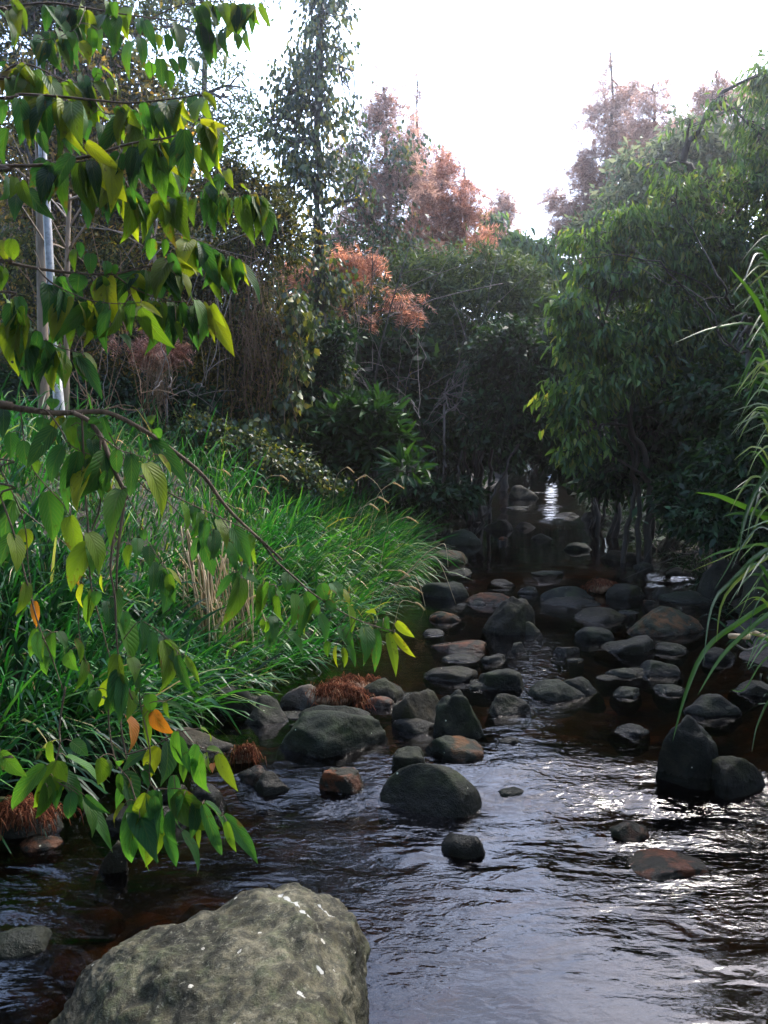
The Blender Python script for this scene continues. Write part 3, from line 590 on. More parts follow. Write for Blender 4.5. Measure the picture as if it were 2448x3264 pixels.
# ------------------------------------------------------------------ the young tree whose branches hang in from the left
Z1 = lambda x, y: (x * .1891, y * .1891)
Z3 = lambda x, y: (x * .1702, y * .1702 + 376.5)
Z4 = lambda x, y: (x * .208 + 188.2, y * .208 + 533.3)
Z6 = lambda x, y: (x * .1702, y * .1702 + 690.2)
TRX, TRY = -2.15, 2.1                               # where its trunk stands, outside the frame
BR = [  # zoom, points, depth at start and end, radius at start and end (mm), starts at trunk
 (Z1, [(-60, 30), (0, 40), (250, 15), (450, 40), (620, 70), (800, 95), (1000, 115), (1100, 130)], 2.3, 2.7, 7, 2, 1),
 (Z1, [(800, 95), (950, 30), (1100, 10), (1250, 5), (1400, 20)], 2.6, 2.8, 4, 1.5, 0),
 (Z1, [(450, 40), (430, 100), (400, 150), (300, 200), (220, 210)], 2.4, 2.3, 3, 1.5, 0),
 (Z1, [(-60, 420), (0, 400), (80, 345), (180, 350), (350, 430), (470, 440), (530, 360)], 2.0, 2.1, 6, 1.5, 1),
 (Z1, [(-60, 520), (100, 500), (300, 510), (500, 530), (680, 545), (850, 530), (1000, 510), (1080, 490)], 1.9, 1.9, 7, 2, 1),
 (Z1, [(500, 530), (560, 600), (700, 590), (840, 580), (950, 570)], 1.95, 1.9, 3, 1.5, 0),
 (Z1, [(-60, 900), (0, 880), (230, 872), (420, 835), (520, 815), (650, 770), (770, 745), (880, 730), (1000, 690), (1040, 640), (1110, 630)], 1.75, 1.85, 8, 2, 1),
 (Z1, [(230, 872), (330, 870), (480, 850), (620, 900), (720, 1040), (850, 1035), (980, 1000), (1100, 960), (1180, 895)], 1.8, 2.0, 4, 1.5, 0),
 (Z1, [(850, 1035), (1050, 1010), (1200, 1025), (1300, 1020), (1380, 1025)], 1.95, 2.05, 3, 1.2, 0),
 (Z1, [(-60, 1370), (0, 1380), (200, 1420), (400, 1445), (600, 1450), (720, 1420), (850, 1390), (900, 1340)], 1.75, 1.85, 8, 2.5, 1),
 (Z1, [(600, 1450), (720, 1530), (880, 1590), (1000, 1595), (1100, 1605)], 1.8, 1.85, 4, 1.5, 0),
 (Z1, [(650, 1445), (800, 1260), (950, 1240), (1060, 1275), (1150, 1320), (1250, 1365), (1290, 1390)], 1.95, 2.05, 3, 1.2, 0),
 (Z1, [(200, 1420), (280, 1500), (450, 1580), (600, 1605), (750, 1600)], 1.75, 1.7, 4, 1.5, 0),
 (Z1, [(-60, 1540), (60, 1580), (140, 1690), (180, 1770), (300, 1830), (400, 1860), (440, 1865)], 1.7, 1.75, 5, 1.5, 1),
 (Z3, [(-80, 150), (0, 170), (200, 200), (330, 215), (470, 210), (640, 215), (850, 320), (1050, 460), (1200, 590), (1300, 730), (1400, 840), (1520, 950), (1659, 1080)], 1.6, 1.85, 14, 5, 1),
 (Z4, [(240, 40), (330, 20), (420, 130), (520, 220), (600, 290), (740, 380), (850, 430), (980, 470), (1000, 480)], 1.85, 1.8, 5, 1.5, 0),
 (Z3, [(430, 213), (520, 260), (590, 350), (640, 470), (690, 590), (740, 690), (735, 720)], 1.62, 1.6, 9, 7, 0),
 (Z3, [(735, 715), (700, 960), (688, 1100), (685, 1250), (690, 1450)], 1.6, 1.6, 6, 3, 0),
 (Z3, [(735, 690), (690, 800), (660, 1000), (650, 1150), (675, 1300), (690, 1600), (740, 1800), (780, 1900)], 1.58, 1.55, 5, 3, 0),
 (Z3, [(480, 215), (490, 440), (500, 680), (515, 850), (520, 1050), (540, 1250), (600, 1480), (660, 1700), (720, 1880)], 1.62, 1.58, 4, 2, 0),
 (Z3, [(590, 350), (590, 740), (540, 900), (480, 1180), (460, 1400), (480, 1600), (540, 1760)], 1.6, 1.65, 3.5, 1.5, 0),
 (Z3, [(-40, 620), (0, 700), (90, 950), (150, 1180), (230, 1470), (300, 1640), (370, 1843)], 1.6, 1.6, 4, 2, 1),
 (Z3, [(-40, 480), (0, 540), (100, 740), (150, 900), (165, 1100), (190, 1300), (210, 1480)], 1.65, 1.7, 3, 1.5, 1),
 (Z3, [(640, 330), (820, 620), (1000, 750), (1150, 910), (1220, 930)], 1.7, 1.75, 3, 1.5, 0),
 (Z3, [(640, 470), (900, 630), (1100, 740), (1300, 830), (1500, 930), (1640, 1060)], 1.65, 1.8, 3.5, 2, 0),
 (Z3, [(120, 200), (180, 520), (380, 760), (500, 950), (600, 1100)], 1.65, 1.7, 3, 1.5, 0),
 (Z3, [(-30, 660), (0, 680), (200, 840), (400, 1000), (560, 1180)], 1.8, 1.8, 2.5, 1.5, 1),
 (Z3, [(200, 200), (270, 200), (350, 300), (400, 390), (460, 430), (560, 470)], 1.6, 1.62, 4, 1.5, 0),
 (Z3, [(590, 350), (700, 430), (780, 455), (880, 490)], 1.6, 1.62, 3, 1.2, 0),
 (Z3, [(740, 690), (800, 800), (850, 930), (890, 1000), (960, 1120)], 1.6, 1.62, 2.5, 1.2, 0),
 (Z3, [(1400, 840), (1350, 970), (1390, 1140), (1420, 1160)], 1.82, 1.8, 2, 1, 0),
 (Z3, [(1300, 830), (1450, 1050), (1560, 1210), (1620, 1240), (1590, 1440)], 1.75, 1.8, 2, 1, 0),
 (Z6, [(385, -20), (350, 200), (350, 330), (300, 490), (260, 560)], 1.6, 1.55, 4, 2, 0),
 (Z6, [(640, -20), (640, 200), (680, 420), (760, 530), (820, 700), (880, 560), (910, 590)], 1.58, 1.52, 3.5, 1.5, 0),
 (Z6, [(715, -20), (710, 200), (740, 380), (790, 620), (850, 680), (960, 700)], 1.6, 1.55, 4, 1.5, 0),
 (Z6, [(820, 60), (880, 340), (890, 560), (1060, 580), (1130, 640), (1200, 665), (1300, 740)], 1.55, 1.52, 3, 1.2, 0),
 (Z6, [(740, 380), (900, 330), (1000, 270), (1070, 240), (1180, 225)], 1.58, 1.5, 3, 1.5, 0),
 (Z6, [(1070, 240), (1150, 320), (1220, 350), (1280, 375)], 1.54, 1.5, 2.5, 1.2, 0),
 (Z6, [(-60, 380), (0, 360), (60, 350)], 1.5, 1.5, 3, 1.5, 1),
 (Z3, [(690, 1600), (760, 1500), (830, 1440), (960, 1520), (1060, 1640)], 1.58, 1.6, 2.5, 1.2, 0),
]
LF = {Z1: """20 530 10 650 60 .2;100 520 110 745 115 .15;240 510 250 715 115 .25;300 515 440 810 70 .85;180 600 190 740 60 .6;290 600 300 860 70 .6;330 620 370 800 80 .1;40 680 20 860 90 .4;215 700 250 810 70 .2;380 820 300 990 100 .15;250 850 170 990 110 .12;270 860 240 1060 110 .1;330 900 350 1110 80 .5;400 900 520 1080 80 .55;480 850 560 1090 90 .5;455 755 630 895 60 .85;20 910 10 1050 120 .35;75 935 60 1040 60 .75;110 960 170 1090 60 .6;90 1030 80 1150 90 .05;150 1010 270 1150 90 .1;540 660 540 780 90 .25;460 640 460 740 85 .2;590 670 670 790 60 .5;560 600 610 660 80 .4;650 580 640 690 60 .75;690 590 770 720 80 .3;760 540 800 700 70 .2;830 540 860 700 80 .1;920 520 910 650 55 .6;960 530 1015 640 45 .75;1020 510 1030 620 70 .3;1070 495 1145 585 55 .8;1080 520 1120 640 60 .75;950 570 960 690 50 .6;1030 645 1150 770 60 .6;1060 640 1190 670 30 .85;1090 645 1230 745 35 .85;1130 650 1160 900 60 .8;975 685 975 990 115 .15;1040 770 1120 970 55 .7;765 735 800 950 90 .55;820 745 950 920 60 .85;700 780 690 960 70 .25;640 810 600 960 80 .2;750 860 800 1000 80 .05;850 830 870 1060 90 .55;900 900 940 1050 60 .5;810 940 960 1060 70 .55;830 1020 880 1180 70 .75;690 990 715 1140 60 .25;610 900 640 980 50 .5;640 960 650 1110 60 .65;450 1060 470 1200 70 .1;560 870 590 1080 80 .3;620 950 590 1060 70 .12;480 960 540 1120 70 .2;1010 1010 990 1080 60 .2;1080 1000 1090 1090 50 .2;1030 1050 1020 1180 55 .6;1070 1050 1080 1190 50 .45;1120 1010 1160 1140 60 .7;1150 990 1215 1110 50 .75;1180 1040 1180 1130 45 .2;1195 900 1230 985 60 .8;1220 1060 1210 1160 45 .5;1250 1040 1260 1120 40 .3;1300 1030 1310 1170 70 .3;1340 1025 1385 1190 65 .85;1380 1040 1405 1140 45 .75;1280 990 1320 1020 60 .7;1110 1100 1110 1190 60 .15;1160 1080 1190 1210 40 .6;1270 1100 1285 1180 30 .7;950 1050 990 1090 50 .4;1000 1230 980 1390 60 .6;1060 1275 1060 1440 70 .2;1110 1310 1105 1420 55 .25;1160 1340 1185 1450 50 .2;1210 1355 1245 1520 60 .3;1255 1370 1290 1480 50 .35;1280 1390 1310 1500 35 .8;870 1265 870 1350 40 .55;800 1260 790 1370 50 .5;400 1320 395 1430 45 .6;420 1280 430 1360 45 .2;480 1340 480 1450 80 .2;550 1380 555 1470 80 .15;600 1400 610 1450 50 .4;900 1340 960 1470 65 .25;940 1370 1040 1430 40 .8;960 1400 1040 1450 40 .8;890 1400 900 1520 70 .6;930 1460 955 1560 70 .7;970 1450 1000 1560 60 .75;740 1430 770 1600 100 .1;820 1415 850 1580 105 .1;560 1470 540 1620 110 .08;680 1470 720 1510 60 .6;420 1450 410 1540 110 .12;250 1500 240 1700 110 .15;330 1540 310 1780 125 .08;450 1575 420 1770 110 .1;550 1595 510 1780 105 .1;580 1640 560 1850 90 .3;700 1590 690 1760 70 .4;745 1600 850 1670 45 .85;750 1620 800 1790 80 .65;640 1620 670 1740 60 .6;900 1590 915 1810 95 .2;960 1600 1015 1780 60 .35;1030 1585 1055 1820 95 .45;1070 1600 1130 1790 60 .8;1120 1610 1185 1720 55 .75;860 1600 850 1760 50 .7;930 1700 960 1810 40 .7;800 1600 790 1720 70 .2;370 1690 370 1830 60 .7;640 1770 690 1840 60 .25;240 1800 250 1960 95 .12;320 1830 340 1940 55 .35;400 1860 440 2000 65 .3;440 1865 510 1985 60 .8;200 1750 180 1870 70 .3;100 1720 80 1870 80 .45;130 1620 150 1760 60 .55;90 1570 130 1690 70 .25;60 1580 70 1720 50 .6;20 1570 30 1680 60 .6;20 1270 30 1380 70 .7;60 1260 70 1370 60 .65;20 1420 30 1480 60 .6;140 1700 140 1790 60 .6;60 0 140 150 70 .7;430 20 390 105 50 .85;310 160 330 260 80 .4;370 170 385 250 60 .65;410 140 440 220 50 .6;420 220 470 330 60 .8;480 150 480 290 70 .5;560 0 560 90 60 .55;600 10 610 110 60 .5;680 40 670 160 85 .6;260 170 270 260 80 .2;230 200 200 290 90 .3;520 160 530 270 60 .5;620 180 600 290 70 .2;300 250 300 340 60 .6;180 220 190 300 70 .25;740 100 740 180 60 .2;740 200 760 350 70 .3;700 220 680 400 70 .5;830 180 840 260 50 .7;850 310 860 450 80 .2;800 330 790 410 60 .5;890 370 900 470 60 .5;900 310 940 400 50 .2;960 300 970 390 60 .25;1000 320 1040 390 60 .2;880 180 890 270 60 .2;920 150 940 240 60 .5;960 180 960 270 60 .2;1060 140 1070 260 70 .2;1100 160 1100 280 70 .25;1140 170 1150 270 70 .2;1190 150 1200 280 70 .2;1140 30 1150 120 60 .3;1200 20 1210 140 60 .2;1240 30 1250 170 70 .15;1280 20 1290 160 70 .2;1330 30 1370 130 50 .6;1370 20 1430 140 40 .6;1250 180 1260 260 50 .5;1300 170 1325 270 40 .6;1110 230 1110 350 60 .4;1170 270 1180 370 40 .6;100 340 180 450 60 .75;130 350 190 470 60 .7;40 420 40 540 60 .5;100 410 90 490 70 .5;350 430 390 540 60 .6;390 440 480 555 50 .6;440 400 450 530 80 .15;520 360 510 430 60 .4;540 360 620 490 55 .8;500 440 540 520 50 .65;560 420 590 500 60 .6;30 320 20 350 60 .3;290 450 200 500 80 .3""",
Z3: """20 195 20 350 90 .1;60 330 60 470 80 .15;140 375 170 530 110 .1;320 300 170 515 110 .05;260 245 240 320 90 .1;370 405 300 610 110 .15;460 440 400 640 100 .2;530 460 500 650 80 .6;420 290 430 400 60 .5;480 290 490 430 80 .15;540 370 550 480 100 .1;560 310 560 420 90 .45;480 560 500 680 50 .6;580 500 600 670 50 .8;560 580 560 680 80 .1;630 560 600 740 70 .2;690 610 710 760 55 .75;770 455 770 690 110 .15;870 505 930 660 90 .2;690 430 690 560 90 .25;900 230 890 280 50 .6;900 310 940 370 50 .5;930 460 1000 580 40 .75;590 270 520 310 110 .3;230 490 220 570 80 .5;320 130 310 190 90 .3;1140 755 1150 880 60 .2;1200 840 1190 1005 75 .2;1260 900 1240 1070 95 .1;1280 840 1330 990 90 .7;1350 970 1390 1140 75 .25;1390 980 1480 1100 60 .4;1470 980 1500 1090 60 .6;840 900 850 960 60 .25;810 950 800 1060 80 .3;770 990 750 1120 70 .75;880 995 880 1110 95 .15;900 1090 890 1270 90 .15;970 1130 1060 1220 50 .8;990 1160 1010 1270 70 .65;960 1100 950 1200 50 .5;1350 1170 1270 1290 60 .15;1390 1150 1380 1300 60 .2;1420 1160 1520 1220 60 .3;1450 1100 1440 1180 60 .2;490 1220 490 1360 60 .75;530 1250 510 1440 60 .6;570 1260 560 1340 80 .35;630 1320 640 1460 110 .2;730 1380 730 1500 80 .2;830 1430 830 1620 90 .15;890 1500 900 1680 80 .2;950 1520 1020 1680 80 .3;930 1600 940 1700 50 .75;980 1630 1000 1740 80 .2;1040 1640 1120 1843 70 .3;1090 1650 1170 1790 50 .6;770 1650 790 1780 90 .55;800 1760 820 1843 60 .4;210 1480 180 1640 60 .5;300 1500 320 1640 80 .4;250 1540 250 1660 50 .6;340 1500 390 1600 70 .25;440 1540 470 1680 60 .6;290 1650 280 1760 80 .5;400 1620 450 1720 90 .5;700 1760 700 1820 40 .6;550 1780 530 1843 110 .2;600 1170 610 1270 40 .75;470 1140 460 1220 40 1.0;200 1320 210 1460 60 .95;1540 1220 1510 1400 70 .6;1620 1240 1620 1350 60 .5;1570 1440 1560 1500 60 .6;1610 1480 1590 1590 60 .25""",
Z4: """390 240 350 390 70 .55;370 420 360 470 50 .5;410 440 370 550 60 .2;470 480 550 585 70 .35;560 310 540 490 70 .4;480 190 470 280 90 .3;430 300 450 420 60 .6;510 290 500 440 70 .35;630 390 660 520 75 .3;640 240 660 320 80 .3;690 240 740 310 70 .35;740 270 775 340 40 .75;770 350 780 480 50 .6;730 450 790 550 75 .35;680 520 670 590 50 .6;710 540 715 635 25 .85;740 550 750 640 40 .7;770 540 800 635 50 .3;850 440 850 620 70 .2;900 460 900 650 60 .25;940 410 960 470 90 .3;960 480 1000 670 55 .75;1000 425 1080 495 50 .75;990 480 1085 590 40 .85;850 380 900 385 40 .7;870 395 890 430 30 .7;660 330 710 370 60 .4;180 40 230 180 60 .3;110 10 120 120 90 .2""",
Z6: """765 5 745 165 75 .55;820 0 810 80 70 .5;880 20 890 125 80 .5;870 60 870 330 65 .6;650 30 640 140 90 .3;560 0 560 110 90 .4;740 150 770 340 90 1.0;900 120 1010 250 90 1.0;980 60 990 160 40 .5;980 70 1085 120 40 .3;1180 225 1240 290 45 .75;1215 345 1305 370 50 .5;1160 320 1150 470 90 .3;1040 240 1080 450 90 .4;1280 375 1385 575 60 .75;980 300 960 540 150 .2;1080 400 1080 530 60 .55;1210 370 1230 470 40 .6;860 360 720 470 90 .15;420 300 510 380 90 .35;385 390 605 570 110 .35;270 440 75 690 120 .35;290 505 225 740 90 .5;310 510 345 590 30 .7;360 480 475 680 110 .3;340 500 330 680 90 .3;280 570 270 660 50 .6;0 360 145 500 80 .5;300 300 330 450 60 .6;420 600 400 750 90 .2;500 640 545 840 80 .5;510 660 645 920 90 .35;500 620 630 720 60 .3;580 400 590 550 80 .6;620 410 640 500 60 .6;680 415 690 450 80 .4;710 490 720 610 60 .5;830 480 870 570 100 .3;850 440 905 490 50 .3;800 670 770 1000 100 .45;850 700 860 1030 80 .5;930 590 915 970 150 .2;1010 710 1030 900 80 .3;1020 500 1030 760 90 .2;970 850 1035 1025 80 .3;1070 830 1165 1065 60 .3;1080 620 1060 810 90 .15;1150 650 1130 860 90 .3;1190 670 1300 960 80 .2;1200 660 1320 860 70 .45;1310 735 1505 995 90 .35;1330 770 1380 940 45 .65;1170 800 1170 920 40 .6;730 670 670 790 60 .95;820 750 790 900 60 .6;1250 430 1250 480 40 1.0"""}
ZK = {Z1: .1891, Z3: .1702, Z4: .208, Z6: .1702}
LT = np.array([0, .03, .09, .18, .30, .43, .57, .70, .80, .88, .94, 1.0])
LW = np.array([.10, .46, .76, .96, 1.0, .96, .82, .60, .41, .25, .12, .01])
LB = np.array([0, -.035, -.03, 0, 0, 0, 0, 0, 0, 0, 0, 0])
LU = np.array([-1, -.5, 0, .5, 1])
def fg_leaf(mb, base, tip, width, tone, r):
    base, tip = np.array(base), np.array(tip); ax = (tip - base) * 1.12; Ln = np.linalg.norm(ax); y = ax / Ln
    view = np.array([0, 0, CAMZ]) - base; view /= np.linalg.norm(view)
    edge = 1.0 if width > 0.36 * Ln else 1.25
    z = view + (np.array([r.normal(0, .28), r.normal(0, .2), .55 + r.normal(0, .2)])); z -= (z @ y) * y; z /= np.linalg.norm(z)
    a = r.normal(0, .35) if tone < .45 else r.choice([-1, 1]) * r.uniform(.3, .9)
    x = np.cross(y, z); x, z = x * math.cos(a) + z * math.sin(a), z * math.cos(a) - x * math.sin(a)
    hw = width / 2 / max(math.cos(a), .55); fold = r.uniform(.12, .4); arch = r.uniform(.06, .16) * Ln; curl = r.normal(0, .05) * Ln; wav = r.uniform(0, 6.28)
    t = LT[:, None]; s = LU[None, :]
    X = s * LW[:, None] * hw * (1 - .12 * fold) + curl * (t ** 2 - t * .6)
    Y_ = (t + LB[:, None] * np.abs(s) ** 1.0) * Ln
    Zc = arch * 4 * t * (1 - t) * .9 + np.abs(s) * LW[:, None] * hw * fold - (t ** 3) * arch * .6 + .05 * hw * np.sin(t * 14 + wav) * np.abs(s)
    V = base + X[..., None] * x + Y_[..., None] * y + Zc[..., None] * z
    n = len(LT); i = np.arange(n - 1)[:, None] * 5 + np.arange(4)[None]
    q = np.stack([i, i + 1, i + 6, i + 5], -1).reshape(-1, 4)
    uv = np.stack([np.broadcast_to(s, (n, 5)), np.broadcast_to(t, (n, 5))], -1).reshape(-1, 2)
    mb.add(V.reshape(-1, 3), q, tone=np.full(n * 5, np.clip(tone + r.normal(0, .05), 0, 1)), uv=uv)
    return base
def overhanging_tree():
    tr = thing('overhanging_tree', 'young tree with drooping heart-shaped leaves hanging in from the left', 'tree', (TRX, TRY, hgt(TRX, TRY)))
    tp = bez([(TRX, TRY, hgt(TRX, TRY) - .2), (TRX + .03, TRY, 1.2), (TRX - .04, TRY + .05, 2.2), (TRX + .05, TRY + .1, 3.4), (TRX + .2, TRY + .3, 4.6)], 24)
    b = MB(); b.tube(tp, np.linspace(.06, .02, len(tp)), 9); part(b, 'trunk', M['bark'], tr)
    r = np.random.default_rng(5); data = []
    for zf, pts, d0, d1, r0, r1, tk in BR:
        uv = [zf(*p) for p in pts]; m = len(uv)
        p3 = [P(u, v, d0 + (d1 - d0) * i / (m - 1)) for i, (u, v) in enumerate(uv)]
        rad = [(r0 + (r1 - r0) * i / (m - 1)) / 1000 for i in range(m)]
        if tk:
            k = int(np.argmin(np.abs(tp[:, 2] - (p3[0].z - .1)))); p3 = [Vector(tp[k]), (Vector(tp[k]) + p3[0]) / 2 + Vector((0, -.05, .08))] + p3
            rad = [rad[0] * 1.5, rad[0] * 1.2] + rad
        s = bez(p3, len(p3) * 5); rr = np.interp(np.linspace(0, 1, len(s)), np.linspace(0, 1, len(rad)), rad)
        data.append([s, rr, MB(), MB(), d0])
        data[-1][2].tube(s, rr * (.55 if len(data) < 15 else .58), 6)
    def pix(p):
        q = p - np.array([0, 0, CAMZ]); dz = q[..., 1] * cp - q[..., 2] * sp
        return np.stack([384 + F * q[..., 0] / dz, 512 - F * (q[..., 1] * sp + q[..., 2] * cp) / dz], -1)
    allp = np.concatenate([d[0] for d in data]); own = np.concatenate([np.full(len(d[0]), i) for i, d in enumerate(data)]); ap = pix(allp)
    for zf, txt in LF.items():
        for ln in txt.split(';'):
            bx, by, tx, ty, wd, tone = map(float, ln.split())
            u, v = zf(bx, by); d = np.hypot(ap[:, 0] - u, ap[:, 1] - v); k = int(np.argmin(d)); i = own[k]; Y = allp[k, 1]
            base = P(u, v, Y + r.normal(0, .02)); ut, vt = zf(tx, ty)
            Ln = math.hypot(ut - u, vt - v) / F * Y
            tip = P(ut, vt, Y + Ln * r.uniform(-.18, .15))
            fg_leaf(data[i][3], base, tip, wd * ZK[zf] / F * Y * (.92 if zf is Z6 else .85), tone, r)
            j = allp[k]; pet = bez([j, (j + np.array(base)) / 2 + np.array([0, 0, .006]), base], 6)
            data[i][2].tube(pet, .0009, 4)
    for bi, (s, rr, bm_, lm, d0) in enumerate(data):     # extra small leaves along bare stretches
        ex_ = .42 if bi < 14 else .10
        for _ in range(int(len(s) * ex_)):
            k = r.integers(len(s) // 3, len(s)); p = s[k]
            if not (-.5 < pix(p)[0] < 768): continue
            Ln = r.uniform(.06, .125); dr = np.array([r.normal(0, .3), r.normal(0, .3), -1]); dr /= np.linalg.norm(dr)
            fg_leaf(lm, p + np.array([0, 0, -.01]), p + dr * Ln, Ln * r.uniform(.3, .45), r.choice([.15, .3, .5, .65, .8]), r)
    for s, rr, bm_, lm, d0 in data:
        br = part(bm_, 'branch', M['twig'], tr)
        if lm.n: part(lm, 'leaves', M['fg_leaf'], br)
    return tr
overhanging_tree()

# ------------------------------------------------------------------ grass on the left bank
def bank_edge_left(y): return np.interp(y, EY, XL)
def grass(name, label, n, ymin, ymax, dmin, dmax, lmin, lmax, wmin, wmax, lean, m, seed, keep=None):
    r = np.random.default_rng(seed); pts = []
    while len(pts) < n:
        y = r.uniform(ymin, ymax); d = r.uniform(dmin, dmax); x = float(bank_edge_left(y)) - d
        if keep and not keep(x, y, d, r): continue
        if noise.noise(Vector((x * 1.7, y * 1.7, seed))) + r.uniform(-.55, .7) < 0: continue
        pts.append((x, y, hgt(x, y) - .02, d))
    A = np.array(pts); n = len(A)
    az = r.uniform(0, 2 * np.pi, n); sl = r.uniform(.1, .55, n)
    D = np.stack([np.cos(az) * sl, np.sin(az) * sl, np.ones(n)], -1)
    e = np.clip(1 - A[:, 3] / 1.2, 0, 1); D[:, 0] += lean * (.25 + e); D[:, 1] -= lean * .35 * (.3 + e); D = nrm(D)
    Ln = r.uniform(lmin, lmax, n) * (1 + .6 * np.array([noise.noise(Vector((p[0] * .9, p[1] * .9, 4.4))) for p in A]))
    mb = MB(); blades(mb, A[:, :3], D, Ln, r.uniform(wmin, wmax, n), r.uniform(.25, 1.0, n), 5)
    o = mb.build(name, m); o['label'] = label; o['kind'] = 'stuff'; return o
grass('bank_grass', 'lush green grass covering the left bank', 14500, 3.2, 12.5, -.05, 5.5, .36, .9, .008, .019, .4, M['grass'], 21)
grass('edge_grass', 'long grass drooping over the water along the left bank', 4200, 3.0, 9.0, -.12, .9, .5, 1.0, .008, .019, .5, M['grass'], 22)
grass('broad_grass', 'broad-bladed grass at the left edge of the bank', 1500, 2.6, 4.7, -.1, 1.9, .55, 1.0, .014, .026, .3, M['broad'], 23)
grass('low_herbs', 'low herbs between the grass of the bank', 9000, 4.0, 12.0, .2, 6.5, .12, .3, .012, .025, .1, M['lance'], 24)
grass('dead_grass', 'straw-coloured dead blades among the bank grass', 420, 3.4, 9.0, -.1, 2.2, .35, .7, .004, .008, .5, M['dry'], 25)

def grass_right(name, label, n, ymin, ymax, m, seed, lmin, lmax, lean=-.5):
    r = np.random.default_rng(seed); y = r.uniform(ymin, ymax, n); d = r.uniform(-.05, 2.8, n) ** 1.0; x = np.interp(y, EY, XR) + d
    A = np.array([(a, b_, hgt(a, b_) - .02) for a, b_ in zip(x, y)]); az = r.uniform(0, 2 * np.pi, n); sl = r.uniform(.1, .6, n)
    D = np.stack([np.cos(az) * sl + lean, np.sin(az) * sl - .15, np.ones(n)], -1); mb = MB()
    blades(mb, A, nrm(D), r.uniform(lmin, lmax, n), r.uniform(.008, .016, n), r.uniform(.5, 1.3, n), 5); o = mb.build(name, m); o['label'] = label; o['kind'] = 'stuff'
grass_right('bank_undergrowth', 'dark grassy undergrowth drooping over the right bank', 5200, 7.6, 17, M['dark'], 31, .3, .75)
grass_right('bank_tussocks', 'sparse dark tussock blades at the foot of the right bank', 500, 4.2, 7.6, M['dark'], 32, .25, .5)
def floor_cover(name, label, n, m, seed):
    r = np.random.default_rng(seed); A = []
    while len(A) < n:
        x, y = r.uniform(-9, 11), r.uniform(8.5, 26)
        if np.interp(y, EY, XL) - .1 < x < np.interp(y, EY, XR) + .1: continue
        A.append((x, y, hgt(x, y) + r.uniform(0, .25)))
    A = np.array(A); mb = MB(); scatter(mb, *T_DIA, A, rnd_dir(n, .4), rnd_dir(n, .8), r.uniform(.12, .32, n), r.uniform(.05, .11, n)); o = mb.build(name, m, None, False); o['label'] = label; o['kind'] = 'stuff'
floor_cover('forest_undergrowth', 'low dark leafy undergrowth on the forest floor', 9000, M['dark'], 33)
def tuft(name, label, cat, base, n, spread, lmin, lmax, wmin, wmax, lean, bend, m, seed, group=None, upk=1.0):
    r = np.random.default_rng(seed); t = thing(name, label, cat, tuple(base), group)
    Pp = np.array(base)[None] + np.stack([r.normal(0, spread, n), r.normal(0, spread, n), np.zeros(n)], -1)
    az = r.uniform(0, 2 * np.pi, n); sl = r.uniform(.05, .5, n)
    D = nrm(np.stack([np.cos(az) * sl + lean[0], np.sin(az) * sl + lean[1], np.full(n, upk)], -1))
    mb = MB(); blades(mb, Pp, D, r.uniform(lmin, lmax, n), r.uniform(wmin, wmax, n), r.uniform(bend * .5, bend * 1.3, n), 7)
    part(mb, 'blades', m, t); return t
for u, v, Y, n, sdn, lb in [(455, 1300, 5.0, 34, 31, 'left clump of pale dead cane stems among the bank grass'), (505, 1350, 4.9, 26, 32, 'right clump of pale dead cane stems at the bank foot')]:
    p = P(u * K, v * K, Y); x = p.x; z = hgt(x, Y)
    t = thing('dead_cane_clump', lb, 'dead canes', (x, Y, z), 'clumps of dead canes'); r = np.random.default_rng(sdn); mb = MB()
    for _ in range(n):
        q = np.array([x + r.normal(0, .09), Y + r.normal(0, .1), z - .02]); h = r.uniform(.35, .75); dx = r.normal(-.06, .10)
        mb.tube(bez([q + [0, -.05, -.05], q + [dx * .4, -.02, h * .5], q + [dx, r.normal(0, .05), h]], 6), r.uniform(.003, .006), 4)
    part(mb, 'stems', M['dry'], t)
# foxtail heads: (u, v of the head on the measuring copy, distance, lean)
FOX = [(755, 1012, 8.2, .6, 'foxtail leaning right in front of the dark broad-leaved shrub'), (782, 1030, 7.9, -.9, 'foxtail bending left at the far crest of the bank'), (858, 1046, 7.8, .9, 'foxtail furthest out over the water at the far end of the bank'),
 (826, 1077, 7.4, .8, 'foxtail lying flat just below the furthest one'), (806, 1092, 7.0, .7, 'short foxtail under the flat one at the bank crest'), (888, 1120, 7.2, .9, 'foxtail pointing at the dark stream from the bank tip'),
 (612, 1030, 7.3, .7, 'foxtail in mid bank above the arching stem'), (572, 1056, 7.0, .5, 'foxtail beside the arching stem high on the bank'), (487, 1018, 7.0, .7, 'foxtail in the grass below the vine curtain'),
 (34, 1133, 4.6, -.5, 'foxtail at the left edge of the photo'), (392, 1212, 5.2, .5, 'foxtail behind the dark hanging twigs'), (402, 1302, 5.0, .6, 'foxtail left of the dead canes'), (448, 1306, 4.9, .9, 'foxtail lying against the left dead canes'),
 (265, 1270, 4.6, .5, 'foxtail between the hanging stems left of centre'), (318, 1212, 4.8, .7, 'small foxtail above the hanging leaf trio'), (325, 1295, 4.6, .7, 'long drooping foxtail right of the dark stem'),
 (250, 1385, 4.4, .4, 'low foxtail near the foot of the hanging stems'), (520, 1100, 6.6, .8, 'foxtail above the right dead canes'), (545, 1290, 5.1, -.8, 'foxtail to the right of the dead canes'),
 (870, 1235, 6.3, .8, 'upper pale foxtail drooping off the bank tip'), (895, 1270, 6.2, .9, 'middle pale foxtail drooping off the bank tip'), (905, 1305, 6.1, .6, 'lowest pale foxtail drooping off the bank tip')]
